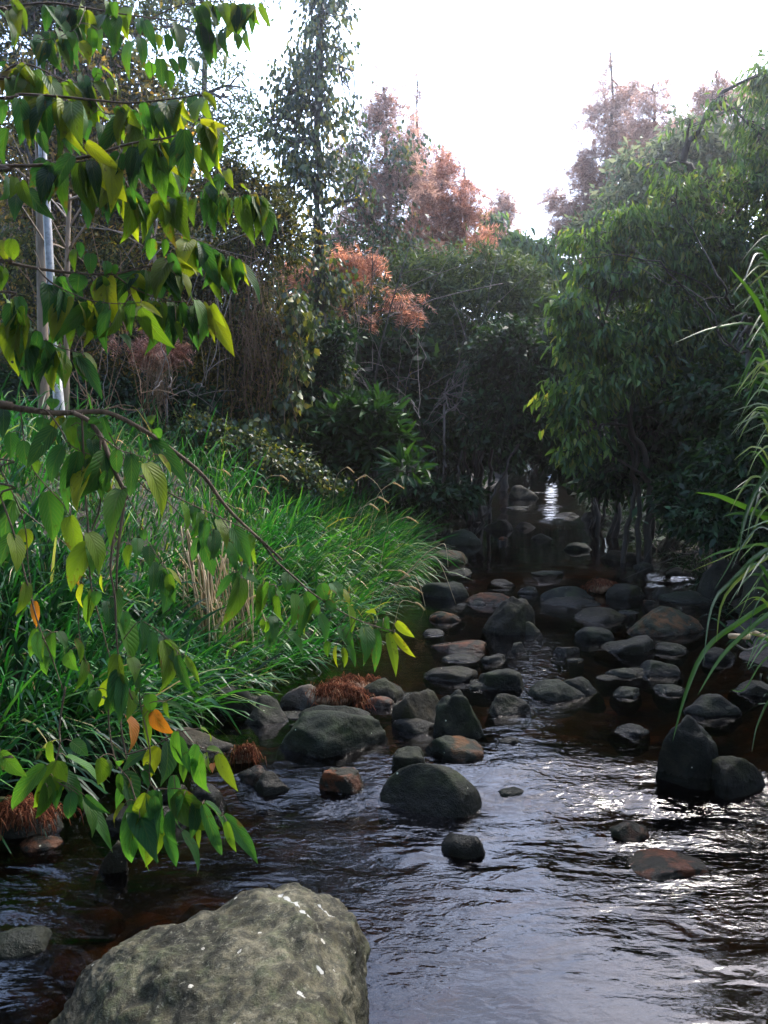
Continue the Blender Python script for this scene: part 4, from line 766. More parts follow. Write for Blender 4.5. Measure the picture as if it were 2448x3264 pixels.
for k, (u, v, Y, ln, lb) in enumerate(FOX):
    r = np.random.default_rng(300 + k); h = np.array(P(u * K, v * K, Y)); bx = h[0] - ln * .35; zb = hgt(bx, Y)
    t = thing('foxtail_grass', lb, 'foxtail grass', (bx, Y, zb), 'foxtail seed heads on the bank')
    s = bez([(bx, Y, zb), (bx + ln * .1, Y - .02, zb + (h[2] - zb) * .7 + .1), h - [ln * .06, 0, -.01], h, h + [ln * .055, -.02, -.03]], 20)
    mb = MB(); mb.tube(s[:-4], .0018, 4); part(mb, 'stalk', M['dry'], t)
    mb = MB(); hd = bez([h - [ln * .05, 0, -.012], h, h + [ln * .065, -.02, -.035]], 10); m_ = len(hd)
    mb.tube(hd, np.interp(np.linspace(0, 1, m_), [0, .2, .8, 1], [.003, .007, .006, .002]), 6)
    idx = r.integers(0, m_, 260); D = rnd_dir(260) + nrm(np.gradient(hd, axis=0))[idx] * 1.2
    scatter(mb, *T_NEED, hd[idx], nrm(D), rnd_dir(260), r.uniform(.012, .022, 260), np.full(260, .0014)); part(mb, 'seed_head', M['seed'], t)
# dry stalks arching out over the stream from the bank tip
for k, (pts, lb) in enumerate([([(880, 1240), (925, 1205), (950, 1215), (985, 1305)], 'long dry stalk arching down to the water at the bank tip'), ([(905, 1210), (945, 1180), (962, 1178), (968, 1225)], 'dry stalk with a curled tip above the still pool'), ([(880, 1245), (905, 1260), (925, 1340)], 'short dry stalk hanging from the bank tip')]):
    p3 = [P(u * K, v * K, 7.0 - .1 * i) for i, (u, v) in enumerate(pts)]; t = thing('dry_stalk', lb, 'dry stalk', p3[0], 'dry stalks over the stream')
    root = Vector((p3[0].x - .35, 7.05, hgt(p3[0].x - .35, 7.05)))
    mb = MB(); mb.tube(bez([root] + p3, 18), np.linspace(.005, .002, len(bez([root] + p3, 18))), 5); part(mb, 'stalk', M['dry'], t)

# ------------------------------------------------------------------ reeds at the right edge
Z5 = lambda x, y: ((x * .7523 + 1200) * .31373, (y * .7523 + 1400) * .31373)
Z2 = lambda x, y: ((x * .9934 + 800) * .31373, y * .9934 * .31373)
REEDS = [
 ('reed_clump', 'tall reed clump at the right edge with long green blades', (1.28, 1.95), [
  (Z5, [(1800, 900), (1720, 420), (1500, 262), (1350, 225)], .030), (Z5, [(1800, 900), (1720, 380), (1560, 316), (1465, 328)], .018), (Z5, [(1800, 900), (1740, 480), (1500, 468), (1365, 520)], .014),
  (Z5, [(1800, 950), (1700, 480), (1500, 610), (1420, 720), (1385, 960)], .020), (Z5, [(1800, 1000), (1720, 700), (1520, 790), (1390, 900), (1310, 1080), (1255, 1280)], .024), (Z5, [(1800, 1000), (1740, 720), (1500, 880), (1360, 1085)], .022),
  (Z5, [(1800, 900), (1700, 140), (1600, 240), (1520, 480), (1430, 640)], .014), (Z5, [(1800, 900), (1720, 200), (1640, 170), (1560, 330), (1540, 480)], .018), (Z5, [(1800, 900), (1760, 300), (1640, 300), (1560, 450), (1330, 560)], .010),
  (Z5, [(1800, 1000), (1760, 520), (1660, 500), (1480, 660), (1440, 860)], .016), (Z5, [(1820, 1100), (1740, 900), (1640, 940), (1560, 1060), (1500, 1060)], .010), (Z5, [(1800, 1250), (1690, 1100), (1620, 1200), (1590, 1329)], .016), (Z5, [(1800, 700), (1680, 560), (1600, 620), (1520, 800)], .008), (Z5, [(1800, 600), (1660, 380), (1570, 420), (1500, 560)], .009), (Z5, [(1800, 800), (1700, 640), (1610, 700), (1570, 860)], .008), (Z5, [(1800, 500), (1680, 250), (1600, 300), (1570, 420)], .010), (Z5, [(1800, 400), (1690, 60), (1620, 60), (1570, 160)], .010), (Z5, [(1800, 1000), (1690, 820), (1600, 830), (1530, 780)], .007)]),
 ('reed_clump', 'arching reed clump higher at the right edge with crossed blades', (1.36, 2.1), [
  (Z2, [(1720, 1900), (1700, 1250), (1640, 1000), (1530, 850)], .026), (Z2, [(1720, 1900), (1690, 1200), (1650, 960), (1560, 1030)], .016), (Z2, [(1720, 1900), (1690, 1300), (1640, 1060), (1500, 1048), (1360, 1100)], .016),
  (Z2, [(1720, 1900), (1700, 1380), (1650, 1238), (1560, 1235), (1500, 1255)], .012), (Z2, [(1720, 1900), (1690, 1300), (1620, 1150), (1560, 1290)], .018), (Z2, [(1720, 1900), (1700, 1400), (1640, 1200), (1580, 1320)], .020), (Z2, [(1740, 1900), (1710, 1100), (1690, 900), (1640, 950)], .020),
  (Z2, [(1740, 1900), (1700, 1200), (1620, 1010), (1480, 1060), (1430, 1140)], .010), (Z2, [(1740, 1900), (1700, 1200), (1640, 920), (1600, 870)], .014), (Z2, [(1740, 1900), (1690, 1500), (1630, 1320), (1560, 1420)], .016), (Z2, [(1740, 1900), (1690, 1400), (1640, 1130), (1590, 1180), (1540, 1300)], .008), (Z2, [(1740, 1900), (1700, 1300), (1650, 1080), (1600, 1110)], .009), (Z2, [(1740, 1900), (1700, 1500), (1640, 1300), (1570, 1340)], .008), (Z2, [(1740, 1900), (1690, 1600), (1620, 1450), (1540, 1520)], .009), (Z2, [(1740, 1900), (1690, 1300), (1655, 1000), (1610, 900)], .009)]),
]
rr0 = random.Random(12)
for lo, hi, k in ((-350, 250, 0), (150, 900, 0), (-900, -250, 1)):
    for _ in range(17):
        y = rr0.uniform(lo, hi); x1 = rr0.uniform(1600, 1680); x2 = x1 - rr0.uniform(40, 150); dy = rr0.uniform(30, 160)
        REEDS[k][3].append((Z5, [(1800, y + 420), (x1 + 60, y + 60), (x1, y), ((x1 + x2) / 2, y + dy * .35), (x2, y + dy)], rr0.uniform(.006, .012)))
for nm, lb, (bx, by), bl in REEDS:
    z = hgt(bx, by); z = max(z, float(wz(by)) - .05); t = thing(nm, lb, 'reeds', (bx, by, z), 'reed clumps at the right edge'); r = np.random.default_rng(int(bx * 100)); mb = MB()
    for zf, pts, wd in bl:
        d = by + r.uniform(-.15, .1); p3 = [Vector((bx + r.normal(.08, .14), by + r.normal(0, .16), z))] + [P(*zf(*q), d - .06 * i + .1) for i, q in enumerate(pts)]
        c = bez(p3, 22); n = len(c); tan = nrm(np.gradient(c, axis=0)); s_ = nrm(np.cross(tan, np.array([r.normal(0, .4), 1.0, r.normal(0, .4)])))
        wp = np.interp(np.linspace(0, 1, n), [0, .1, .5, .8, 1], [.4, .8, 1, .6, .03]) * wd * .34
        nn = np.cross(s_, tan); V = np.stack([c - s_ * wp[:, None] + nn * wp[:, None] * .3, c, c + s_ * wp[:, None] + nn * wp[:, None] * .3], 1).reshape(-1, 3)
        i = np.arange(n - 1)[:, None] * 3 + np.arange(2)[None]; mb.add(V, np.stack([i, i + 1, i + 4, i + 3], -1).reshape(-1, 4))
    n = 36; az = r.uniform(0, 2 * np.pi, n); D = nrm(np.stack([np.cos(az) * .25 + .22, np.sin(az) * .3, np.ones(n)], -1))
    blades(mb, np.array([bx + .3, by + .15, z])[None] + r.normal(0, .10, (n, 3)) * [1, 1, 0], D, r.uniform(.9, 1.9, n), r.uniform(.006, .014, n), r.uniform(.2, .6, n), 9)
    part(mb, 'blades', M['reed'], t)
    mb = MB()
    for _ in range(8):
        q = np.array([bx + r.normal(.1, .06), by + r.normal(0, .06), z - .05]); mb.tube(bez([q, q + [.05, 0, .6], q + [r.uniform(.05, .3), r.normal(0, .1), 1.3]], 8), .005, 5)
    part(mb, 'stems', M['dry'], t)
p = P(745, 635, 2.6); t = thing('broken_cane', 'pale broken cane sticking out of the right bank', 'broken cane', p)
mb = MB(); mb.tube(bez([P(730, 636, 2.55), P(748, 637, 2.6), P(772, 640, 2.7), (2.1, 3.0, .3)], 8), .009, 7); part(mb, 'cane', M['dry'], t)
mb = MB(); mb.tube(bez([P(733, 643, 2.56), P(748, 650, 2.6), P(766, 641, 2.68)], 8), .004, 5); part(mb, 'twig', M['pale_twig'], t)

# ------------------------------------------------------------------ rusty needle heaps caught on the rocks
def heap(label, u0, u1, vt, vb, seed, n=900, zoff=0.0, Y=None):
    r = np.random.default_rng(seed); g = G((u0 + u1) / 2 * K, vb * K, .05) if Y is None else P((u0 + u1) / 2 * K, vb * K, Y)
    wd = (u1 - u0) * K / F * g.y; hh = (vb - vt) * K / F * g.y; c = np.array(g) + [0, wd * .25, zoff]
    t = thing('needle_heap', label, 'needle heap', tuple(c), 'rusty needle heaps'); mb = MB()
    bm = MB(); V, Fc = rock_shape(seed, 3, 2, .45); bm.add(V * [wd * .40, wd * .26, hh * .42] + c, Fc); part(bm, 'core', M['vine'], t)
    lumps = [(r.uniform(-.7, .7), r.uniform(-.5, .5), r.uniform(.25, .55)) for _ in range(5)]
    for _ in range(int(n * .8)):
        lx_, ly_, lr_ = lumps[r.integers(0, 5)]; x = lx_ + r.normal(0, lr_); y = ly_ + r.normal(0, lr_); q = min(1, math.hypot(x, y)); z = math.sqrt(max(0, 1 - q * q))
        bump = 1 + .5 * noise.noise(Vector((x * 2.2, y * 2.2, seed))); p0 = c + [x * wd * .46 * bump, y * wd * .33 * bump, z * hh * .48 * bump]; d = nrm(np.array([x * .3 + r.normal(.3, 1.0), r.normal(-.1, .8), -.12 + r.normal(0, .28)])); l = r.uniform(.025, .085) * (wd / .35) ** .5
        mb.tube(bez([p0, p0 + d * l * .5 + [0, 0, .02], p0 + d * l + [0, 0, -.03]], 4), .0013, 3)
    part(mb, 'needles', M['mat'], t)
heap('big heap of rusty needles on the rocks behind the long boulder', 655, 785, 1478, 1535, 61, 1500, .03)
heap('russet needle patch between two rocks on the far rock bar', 1270, 1340, 1258, 1286, 62, 700, .05)
heap('rusty needle mat at the left edge beside the water', -30, 98, 1746, 1792, 63, 1100, .03)
heap('wispy rust-brown needles near the grey spotted slab', 500, 548, 1608, 1650, 64, 260, .02)
heap('flat russet needle mat floating behind the big heap', 700, 830, 1462, 1492, 65, 500)

# ------------------------------------------------------------------ woods: trunks, limbs and crowns of separate leaves
def W2(u, v, Y): return np.array(P(u * K, v * K, Y))
def clumps(blobs, r, per):
    out = []
    for bl in blobs:
        u, v, Y, ru, rv = bl[:5]; wt = bl[5] if len(bl) > 5 else 1.0
        c = W2(u, v, Y); rx = ru * K / F * Y; rz = rv * K / F * Y; ry = max(rx, rz) * .8
        for _ in range(max(3, int(per * max(.4, wt)))):
            d = r.normal(size=3); d /= np.linalg.norm(d); q = r.uniform(.15, 1) ** .5
            out.append((c + d * q * [rx, ry, rz], .30 * min(rx, rz) * r.uniform(.6, 1.5) + .05, wt * ru * rv * r.uniform(.4, 1.6), c))
    return out
def leaves_at(cl, n, r, mode, spread=1.0):
    w_ = np.array([c[2] for c in cl]); idx = r.choice(len(cl), n, p=w_ / w_.sum())
    cen = np.array([c[0] for c in cl])[idx]; rad = np.array([c[1] for c in cl])[idx][:, None]; bc = np.array([c[3] for c in cl])[idx]
    off = r.normal(size=(n, 3)) * [1, 1, .75] * rad * .75 * spread
    Pp = cen + off; out = nrm(Pp - bc + 1e-4)
    rd = r.normal(size=(n, 3))
    if mode == 'droop': D = nrm(rd * .35 + out * .35 + [0, 0, -1.0])
    elif mode == 'hang': D = nrm(rd * .55 + out * .5 + [0, 0, -.45])
    elif mode == 'up': D = nrm(rd * .45 + out * .7 + [0, 0, .55])
    elif mode == 'radial': D = nrm(nrm(off) * 1.0 + rd * .25 + [0, 0, .1])
    else: D = nrm(rd + out * .4)
    Nn = nrm(r.normal(size=(n, 3)) + [0, -.3, .8])
    return Pp, D, Nn
def plant(name, label, cat, trunk, r0, r1, blobs, n, Ln, Wd, m, tpl=T_DIA, mode='hang', per=12, seed=0, group=None, bark='bark', crown='crown', limb=.35, extra=(), stems=1, twig=1.0):
    r = np.random.default_rng(seed + 1000)
    tp = [W2(*t) for t in trunk]; bx, by = tp[0][0], tp[0][1]; bz = hgt(bx, by)
    t = thing(name, label, cat, (bx, by, bz), group)
    tp = [np.array([bx, by, bz - .1])] + [q for q in tp if q[2] > bz + .05]
    if len(tp) < 2: tp.append(np.array([bx, by, bz + .3]))
    c = bez(tp, 26); c[1:-1] += r.normal(0, .02, c[1:-1].shape)
    mb = MB(); mb.tube(c, np.linspace(r0, r1, len(c)), 7)
    for s in range(stems - 1):
        q = c.copy(); k = np.linspace(0, 1, len(c))[:, None]; q += k * r.normal(0, .45, 3) * [1, 1, .1] + (1 - k) * r.normal(0, .12, 3) * [1, 1, 0]; mb.tube(q, np.linspace(r0 * .7, r1 * .7, len(q)), 6)
    cl = clumps(blobs, r, per); cen = {}
    for q, rad, wt, bc in cl:
        key = tuple(np.round(bc, 3))
        if key not in cen:
            d = np.linalg.norm((c - bc) * [1, 1, .8] + [0, 0, .3 * np.linalg.norm(bc[:2] - c[0, :2])], axis=1); a = c[int(np.argmin(d))]
            cen[key] = bez([a, (a + bc) / 2 + [0, 0, .12 * np.linalg.norm(bc - a)], bc], 8); mb.tube(cen[key], np.linspace(max(r1 * .9, r0 * limb), r1 * .4, len(cen[key])), 5)
        if twig > 0 and r.uniform() < twig:
            a = cen[key][r.integers(3, len(cen[key]))]; mb.tube(bez([a, (a + q) / 2 + r.normal(0, .06, 3), q, q + (q - a) * .25 + r.normal(0, .05, 3)], 7), np.linspace(r1 * .42, .003, len(bez([a, (a + q) / 2, q, q], 7))), 4)
    part(mb, 'trunk' if cat == 'tree' else 'stems', M[bark], t)
    mb = MB(); n = int(n * DENS.get(m, 1.6)); Pp, D, Nn = leaves_at(cl, n, r, mode); s = r.uniform(.65, 1.3, n); scatter(mb, *tpl, Pp, D, Nn, Ln * s, Wd * s)
    part(mb, crown, M[m], t, smooth=False)
    for nm2, bl2, n2, L2, W2_, m2, tpl2, md2 in extra:
        mb = MB(); Pp, D, Nn = leaves_at(clumps(bl2, r, per), n2, r, md2); s = r.uniform(.65, 1.3, n2); scatter(mb, *tpl2, Pp, D, Nn, L2 * s, W2_ * s); part(mb, nm2, M[m2], t, smooth=False)
    return t
DENS = {'gold': 1.4, 'dark': 2.4, 'olive': 2.0, 'ivy': 1.25, 'lance': 1.2, 'fine': 1.8, 'pinky': 1.15, 'rust': 1.25}
def yb(Y, bl): return [(b[0], b[1], Y + (b[4] if len(b) > 4 else 0), b[2], b[3]) + ((b[5],) if len(b) > 5 else ()) for b in bl]

plant('climber_clad_tree', 'tall tree hung with climbers rising to the top of the photo', 'tree', [(700, 1000, 10.5), (692, 600, 10.5), (684, 300, 10.5), (692, 60, 10.5), (705, -120, 10.5)], .10, .03,
      yb(10.5, [(705, -60, 40, 50), (700, 30, 42, 55), (690, 120, 62, 55), (628, 190, 55, 45), (690, 240, 65, 55), (640, 310, 50, 60), (590, 250, 40, 50, 0, .5), (680, 390, 65, 60), (740, 330, 40, 80, 0, .35), (755, 150, 25, 70, 0, .3), (690, 500, 60, 70, 0, .5), (780, 430, 40, 70, 0, .4), (700, 610, 45, 60), (690, 700, 45, 60), (700, 790, 45, 60)]), 5200, .078, .05, 'ivy', T_FOLD, 'droop', 14, 1, 'trees along the stream')
plant('golden_thicket', 'yellow-brown leafy thicket behind the grey pole and the leaf rows', 'thicket', [(170, 900, 9.9), (170, 600, 9.9), (170, 300, 9.9)], .06, .02,
      yb(9.9, [(60, 330, 100, 80), (200, 300, 100, 80), (320, 360, 80, 70), (120, 450, 110, 80), (280, 470, 100, 80), (400, 420, 50, 60), (40, 560, 90, 80), (200, 580, 110, 80), (340, 600, 90, 80), (90, 700, 110, 80), (270, 720, 100, 70), (60, 200, 90, 70, 0, .7), (220, 180, 90, 60, 0, .6)]), 11000, .075, .034, 'gold', T_DIA, 'hang', 16, 83, 'bushes along the stream', stems=4)
plant('grey_leaved_tree', 'slim fine-leaved tree against the sky behind the top leaves', 'tree', [(455, 900, 13), (450, 500, 13), (440, 80, 13), (430, -110, 13)], .09, .025,
      yb(13, [(420, -60, 120, 110), (540, -90, 70, 80, 0, .7), (440, 110, 50, 70, 0, .7), (480, 210, 60, 60, 0, .8), (400, 220, 60, 70), (530, 190, 40, 60, 0, .5), (350, 60, 60, 60, 0, .6), (460, 310, 70, 60), (560, 280, 40, 50, 0, .5)]), 5200, .09, .035, 'fine', T_DIA, 'hang', 16, 2, 'trees along the stream')
plant('brown_leaved_tree', 'brownish tree behind the topmost left leaves', 'tree', [(230, 900, 10.5), (215, 400, 10.5), (190, 60, 10.5), (170, -140, 10.5)], .10, .03,
      yb(10.5, [(120, -130, 170, 110), (300, -110, 120, 100), (-60, -60, 140, 120), (180, 20, 120, 70), (180, 120, 110, 80), (60, 110, 80, 90, 0, .7), (290, 210, 80, 70), (80, 270, 100, 80), (220, 330, 110, 80), (360, 300, 60, 60), (60, 420, 80, 80), (330, 440, 90, 80), (180, 480, 110, 80), (60, 0, 70, 50, 0, .5)]), 13500, .115, .042, 'olive', T_DIA, 'hang', 18, 3, 'trees along the stream',
      extra=[('climber', yb(10.2, [(150, 200, 120, 80), (300, 380, 90, 90), (100, 450, 100, 80)]), 2600, .10, .022, 'pinky', T_DIA, 'droop')])
plant('vine_smothered_tree', 'broad tree smothered in olive vines left of centre', 'tree', [(520, 980, 9.6), (525, 700, 9.6), (520, 420, 9.6)], .11, .04,
      yb(9.5, [(510, 365, 55, 35), (560, 420, 65, 55), (450, 440, 70, 65), (600, 510, 50, 65), (520, 550, 90, 75), (430, 590, 80, 75), (560, 670, 75, 85), (600, 790, 45, 95), (480, 740, 85, 85), (380, 690, 80, 80), (540, 880, 70, 60), (420, 850, 70, 60)]), 15000, .06, .032, 'olive', T_DIA, 'hang', 16, 4, 'trees along the stream',
      extra=[('leafy_vine', yb(9.1, [(632, 660, 22, 60), (640, 760, 24, 70), (625, 870, 26, 70), (560, 930, 60, 40), (655, 700, 18, 40)]), 900, .085, .06, 'ivy', T_FOLD, 'droop')])
plant('vine_thicket', 'tangled olive thicket behind the grey pole', 'thicket', [(150, 900, 9.4), (160, 600, 9.4)], .05, .02,
      yb(9.4, [(60, 560, 90, 70), (210, 600, 100, 70), (330, 560, 90, 60), (100, 700, 110, 90), (270, 730, 100, 90), (20, 820, 80, 70), (180, 830, 110, 60), (340, 830, 80, 60)]), 7500, .06, .03, 'olive', T_DIA, 'hang', 14, 5, 'bushes along the stream', stems=4)
plant('dark_bush', 'dark bush deep behind the pole and the pale trunk', 'bush', [(250, 880, 11.5), (250, 650, 11.5)], .06, .02,
      yb(11.8, [(100, 720, 140, 120), (300, 760, 140, 120), (450, 800, 120, 110), (200, 620, 140, 90), (600, 850, 100, 120), (20, 560, 110, 120)]), 6500, .14, .07, 'dark', T_DIA, 'hang', 14, 6, 'bushes along the stream', stems=5)
CY = dict(tpl=T_SPRAY, mode='hang', bark='bark')
plant('rust_cypress', 'rust-tinged cypress with greenish climber right of the tall tree', 'tree', [(840, 1000, 14.5), (838, 500, 14.5), (830, 190, 14.5)], .11, .02,
      yb(14.5, [(830, 205, 34, 30, 0, .8), (830, 265, 58, 50), (820, 350, 80, 60), (845, 440, 95, 65), (780, 530, 80, 65), (880, 540, 75, 55), (770, 430, 50, 60, 0, .6)]), 3000, .24, .24, 'pinky', per=16, seed=7, group='cypress trees', extra=[('climber', yb(14.0, [(860, 330, 45, 75), (780, 430, 45, 90), (840, 500, 50, 80), (770, 310, 25, 60)]), 1500, .10, .06, 'ivy', T_DIA, 'droop')], **CY)
plant('rust_cypress', 'thin spire-shaped cypress between the rust-tinged one and the pink one', 'tree', [(910, 1000, 17), (905, 500, 17), (900, 160, 17)], .09, .015,
      yb(17, [(900, 190, 12, 30, 0, .6), (903, 250, 20, 35, 0, .6), (912, 320, 26, 40, 0, .7), (920, 400, 35, 50)]), 520, .26, .26, 'pinky', per=12, seed=8, group='cypress trees', **CY)
plant('rust_cypress', 'salmon-red cypress at the left edge of the open sky', 'tree', [(955, 1000, 15.5), (955, 600, 15.5), (955, 330, 15.5)], .10, .02,
      yb(15.5, [(950, 345, 32, 30), (955, 400, 60, 55), (930, 470, 85, 60), (965, 525, 80, 60), (890, 540, 60, 55), (995, 450, 35, 60, 0, .7)]), 2600, .22, .22, 'rust', per=18, seed=9, group='cypress trees', **CY)
plant('dead_tree', 'bare grey spire standing at the edge of the open sky', 'tree', [(1012, 1000, 16), (1008, 600, 16), (1002, 335, 16)], .05, .01,
      yb(16, [(1002, 370, 22, 30), (1008, 440, 28, 40), (1012, 510, 28, 40)]), 120, .16, .16, 'pinky', per=14, seed=10, group='trees along the stream', bark='pale_twig', tpl=T_SPRAY)
plant('rust_cypress', 'low cypress with rusty sprays under the tall climber-clad tree', 'tree', [(745, 1000, 11.6), (748, 700, 11.6), (745, 540, 11.6)], .05, .015,
      yb(11.5, [(725, 590, 70, 28), (775, 570, 45, 25), (640, 595, 35, 22, 0, .7), (800, 640, 40, 18, 0, .5), (885, 665, 30, 18), (790, 692, 14, 10, 0, .8), (690, 660, 40, 18, 0, .4)]), 620, .2, .2, 'rust', per=10, seed=12, group='cypress trees', **CY)
plant('rust_cypress', 'small cypress just left of the lowest dip of the sky', 'tree', [(1085, 1000, 20), (1086, 700, 20), (1084, 415, 20)], .08, .02, yb(20, [(1084, 430, 18, 22), (1088, 470, 30, 30), (1080, 520, 40, 40)]), 700, .26, .26, 'pinky', per=12, seed=13, group='cypress trees', **CY)
plant('drooping_tree', 'green drooping-leaved tree left of the lowest dip of the sky', 'tree', [(1090, 1000, 17.5), (1095, 700, 17.5), (1085, 470, 17.5)], .10, .03, yb(17.5, [(1060, 470, 30, 22), (1090, 510, 50, 35), (1150, 535, 50, 25), (1170, 590, 60, 50), (1090, 590, 70, 50), (1200, 560, 40, 40)]), 1700, .26, .075, 'lance', T_FOLD, 'droop', 14, 14, 'trees along the stream')
plant('feathery_bush', 'large dome-shaped feathery grey-green bush at the head of the stream', 'bush', [(1040, 1000, 13.4), (1045, 850, 13.4), (1050, 650, 13.4)], .05, .02,
      yb(13, [(1050, 585, 105, 45), (960, 620, 80, 70), (1125, 640, 70, 65), (1045, 680, 140, 90), (930, 740, 85, 100), (1140, 760, 70, 90), (1030, 820, 140, 100), (900, 860, 80, 90), (1110, 880, 80, 80)]), 20000, .15, .028, 'fine', T_NEED, 'out', 26, 15, 'bushes along the stream', stems=7, twig=.5,
      extra=[('dark_leaves', yb(12.8, [(1000, 740, 130, 60), (960, 820, 130, 90), (1080, 830, 110, 90), (900, 880, 90, 80), (1040, 900, 120, 70)]), 9000, .10, .035, 'dark', T_DIA, 'hang')])  # darker leaf crown over the lower part of the dome
plant('rust_cypress', 'tallest faded cypress right of the open sky', 'tree', [(1330, 1000, 19), (1328, 500, 19), (1318, 110, 19)], .13, .02,
      yb(19, [(1318, 135, 26, 26, 0, .6), (1338, 190, 48, 35, 0, .8), (1310, 260, 60, 50), (1295, 340, 80, 55), (1250, 410, 65, 50), (1345, 400, 80, 60), (1225, 480, 55, 45), (1300, 500, 90, 60), (1370, 210, 32, 28, 0, .6), (1380, 300, 50, 50, 0, .7)]), 4200, .27, .27, 'pinky', per=18, seed=16, group='cypress trees', **CY)
plant('rust_cypress', 'second faded cypress with a tuft on a thin stem right of the tallest', 'tree', [(1425, 1000, 18), (1420, 500, 18), (1412, 180, 18)], .09, .02, yb(18, [(1413, 200, 30, 26, 0, .7), (1412, 255, 45, 35), (1425, 330, 60, 55), (1440, 430, 70, 60)]), 1900, .26, .26, 'pinky', per=14, seed=17, group='cypress trees', **CY)
plant('lance_leaved_tree', 'large tree with hanging lance-shaped leaves filling the right side', 'tree', [(1590, 1050, 9.4), (1570, 700, 9.4), (1520, 420, 9.4), (1480, 330, 9.3), (1560, 200, 9.2)], .10, .018,
      yb(9.1, [(1490, 262, 55, 25, 0, .3), (1575, 240, 60, 30, 0, .4), (1640, 300, 70, 45, .2, .8), (1710, 170, 80, 60, .2, 1), (1800, 330, 90, 90, 0, 1), (1430, 365, 60, 25, 0, .4), (1540, 380, 75, 35, 0, .5), (1640, 400, 75, 60, .2, 1), (1460, 440, 70, 50), (1340, 470, 65, 40, -.1, .9), (1270, 520, 55, 35, -.2, .9), (1390, 540, 90, 60), (1540, 540, 100, 70), (1660, 590, 80, 90), (1450, 650, 110, 80), (1310, 610, 70, 50), (1580, 700, 90, 80), (1420, 760, 90, 70), (1740, 450, 80, 160)]), 15500, .112, .03, 'lance', T_FOLD, 'droop', 14, 18, 'trees along the stream', limb=.22,
      extra=[('fine_foliage', yb(9.3, [(1540, 540, 110, 80), (1450, 650, 120, 90), (1580, 700, 110, 90), (1400, 540, 90, 60), (1660, 560, 70, 120), (1480, 430, 80, 60), (1620, 850, 90, 90), (1640, 400, 60, 70)]), 9000, .06, .03, 'fine', T_DIA, 'hang')])
plant('rust_cypress', 'wide faded pinkish cypress at the upper right behind the lance-leaved tree', 'tree', [(1560, 1000, 17), (1558, 500, 17), (1550, 150, 17)], .12, .02,
      yb(17, [(1550, 180, 30, 28, 0, .7), (1560, 235, 60, 40), (1540, 300, 80, 50), (1590, 360, 90, 60), (1500, 400, 80, 60), (1650, 280, 50, 60, 0, .8)]), 3000, .27, .27, 'pinky', per=18, seed=84, group='cypress trees', **CY)
plant('pale_tree', 'broad pale fine-leaved tree rising behind the lance-leaved tree', 'tree', [(1500, 1000, 15), (1490, 600, 15), (1470, 260, 15)], .12, .02,
      yb(15, [(1450, 290, 50, 40, 0, .4), (1510, 270, 60, 40, 0, .4), (1650, 240, 70, 60, 0, .5), (1390, 350, 60, 50, 0, .6), (1480, 330, 70, 60), (1580, 320, 80, 60), (1360, 430, 70, 60), (1460, 440, 90, 70), (1290, 510, 60, 40), (1400, 530, 80, 60)]), 6500, .16, .06, 'pale', T_DIA, 'hang', 18, 82, 'trees along the stream')
plant('bright_shrub', 'bright green overhanging shrub at the right of the dark stream tunnel', 'shrub', [(1400, 1060, 8.9), (1360, 900, 8.8), (1300, 700, 8.7)], .05, .015,
      yb(8.6, [(1275, 595, 40, 22), (1345, 590, 65, 28), (1240, 755, 40, 32), (1305, 735, 60, 38), (1205, 850, 38, 34), (1275, 850, 65, 48), (1250, 940, 50, 50), (1235, 670, 40, 45), (1350, 820, 70, 55), (1245, 990, 28, 22), (1400, 700, 60, 40)]), 3300, .115, .04, 'lance', T_FOLD, 'droop', 12, 19, 'bushes along the stream', stems=3)
for k, (u, v, Y, bl, lb) in enumerate([(1450, 1050, 9.6, [(1420, 760, 120, 100), (1500, 860, 130, 100), (1400, 930, 110, 90), (1330, 1000, 90, 60)], 'dark bush below the lance-leaved tree'),
     (1620, 1100, 8.2, [(1600, 850, 110, 110), (1660, 950, 100, 110), (1560, 1000, 110, 80), (1650, 1090, 80, 70), (1500, 1080, 90, 50)], 'dark bush at the right edge behind the reeds'),
     (1290, 1020, 12.5, [(1240, 900, 90, 100), (1320, 880, 100, 110), (1270, 990, 90, 50), (1200, 800, 70, 80)], 'dark bush behind the bright green shrub'),
     (800, 1040, 12.0, [(740, 800, 90, 130), (850, 850, 90, 110), (780, 930, 110, 80), (690, 900, 60, 90)], 'dark bush left of the feathery dome'),
     (960, 1030, 15.5, [(900, 900, 110, 100), (1000, 930, 110, 90), (1080, 960, 60, 60), (840, 980, 80, 50)], 'dark bush under the feathery dome'),
     (1160, 1000, 22, [(1130, 900, 90, 90), (1190, 880, 90, 100), (1150, 980, 60, 30), (1090, 820, 80, 80), (1220, 960, 60, 50)], 'dark bush closing the far end of the stream'),
     (960, 1110, 10.8, [(930, 1080, 60, 26), (880, 1060, 50, 30), (990, 1070, 50, 24)], 'low dark bush on the left shore of the pool')]):
    plant('dark_bush', lb, 'bush', [(u, v, Y), (u, v - 150, Y)], .05, .02, yb(Y, bl), 4200 if k < 6 else 1500, .13 if Y < 12 else .18, .045 if Y < 12 else .08, 'dark', T_DIA, 'hang', 14, 40 + k, 'bushes along the stream', stems=5)
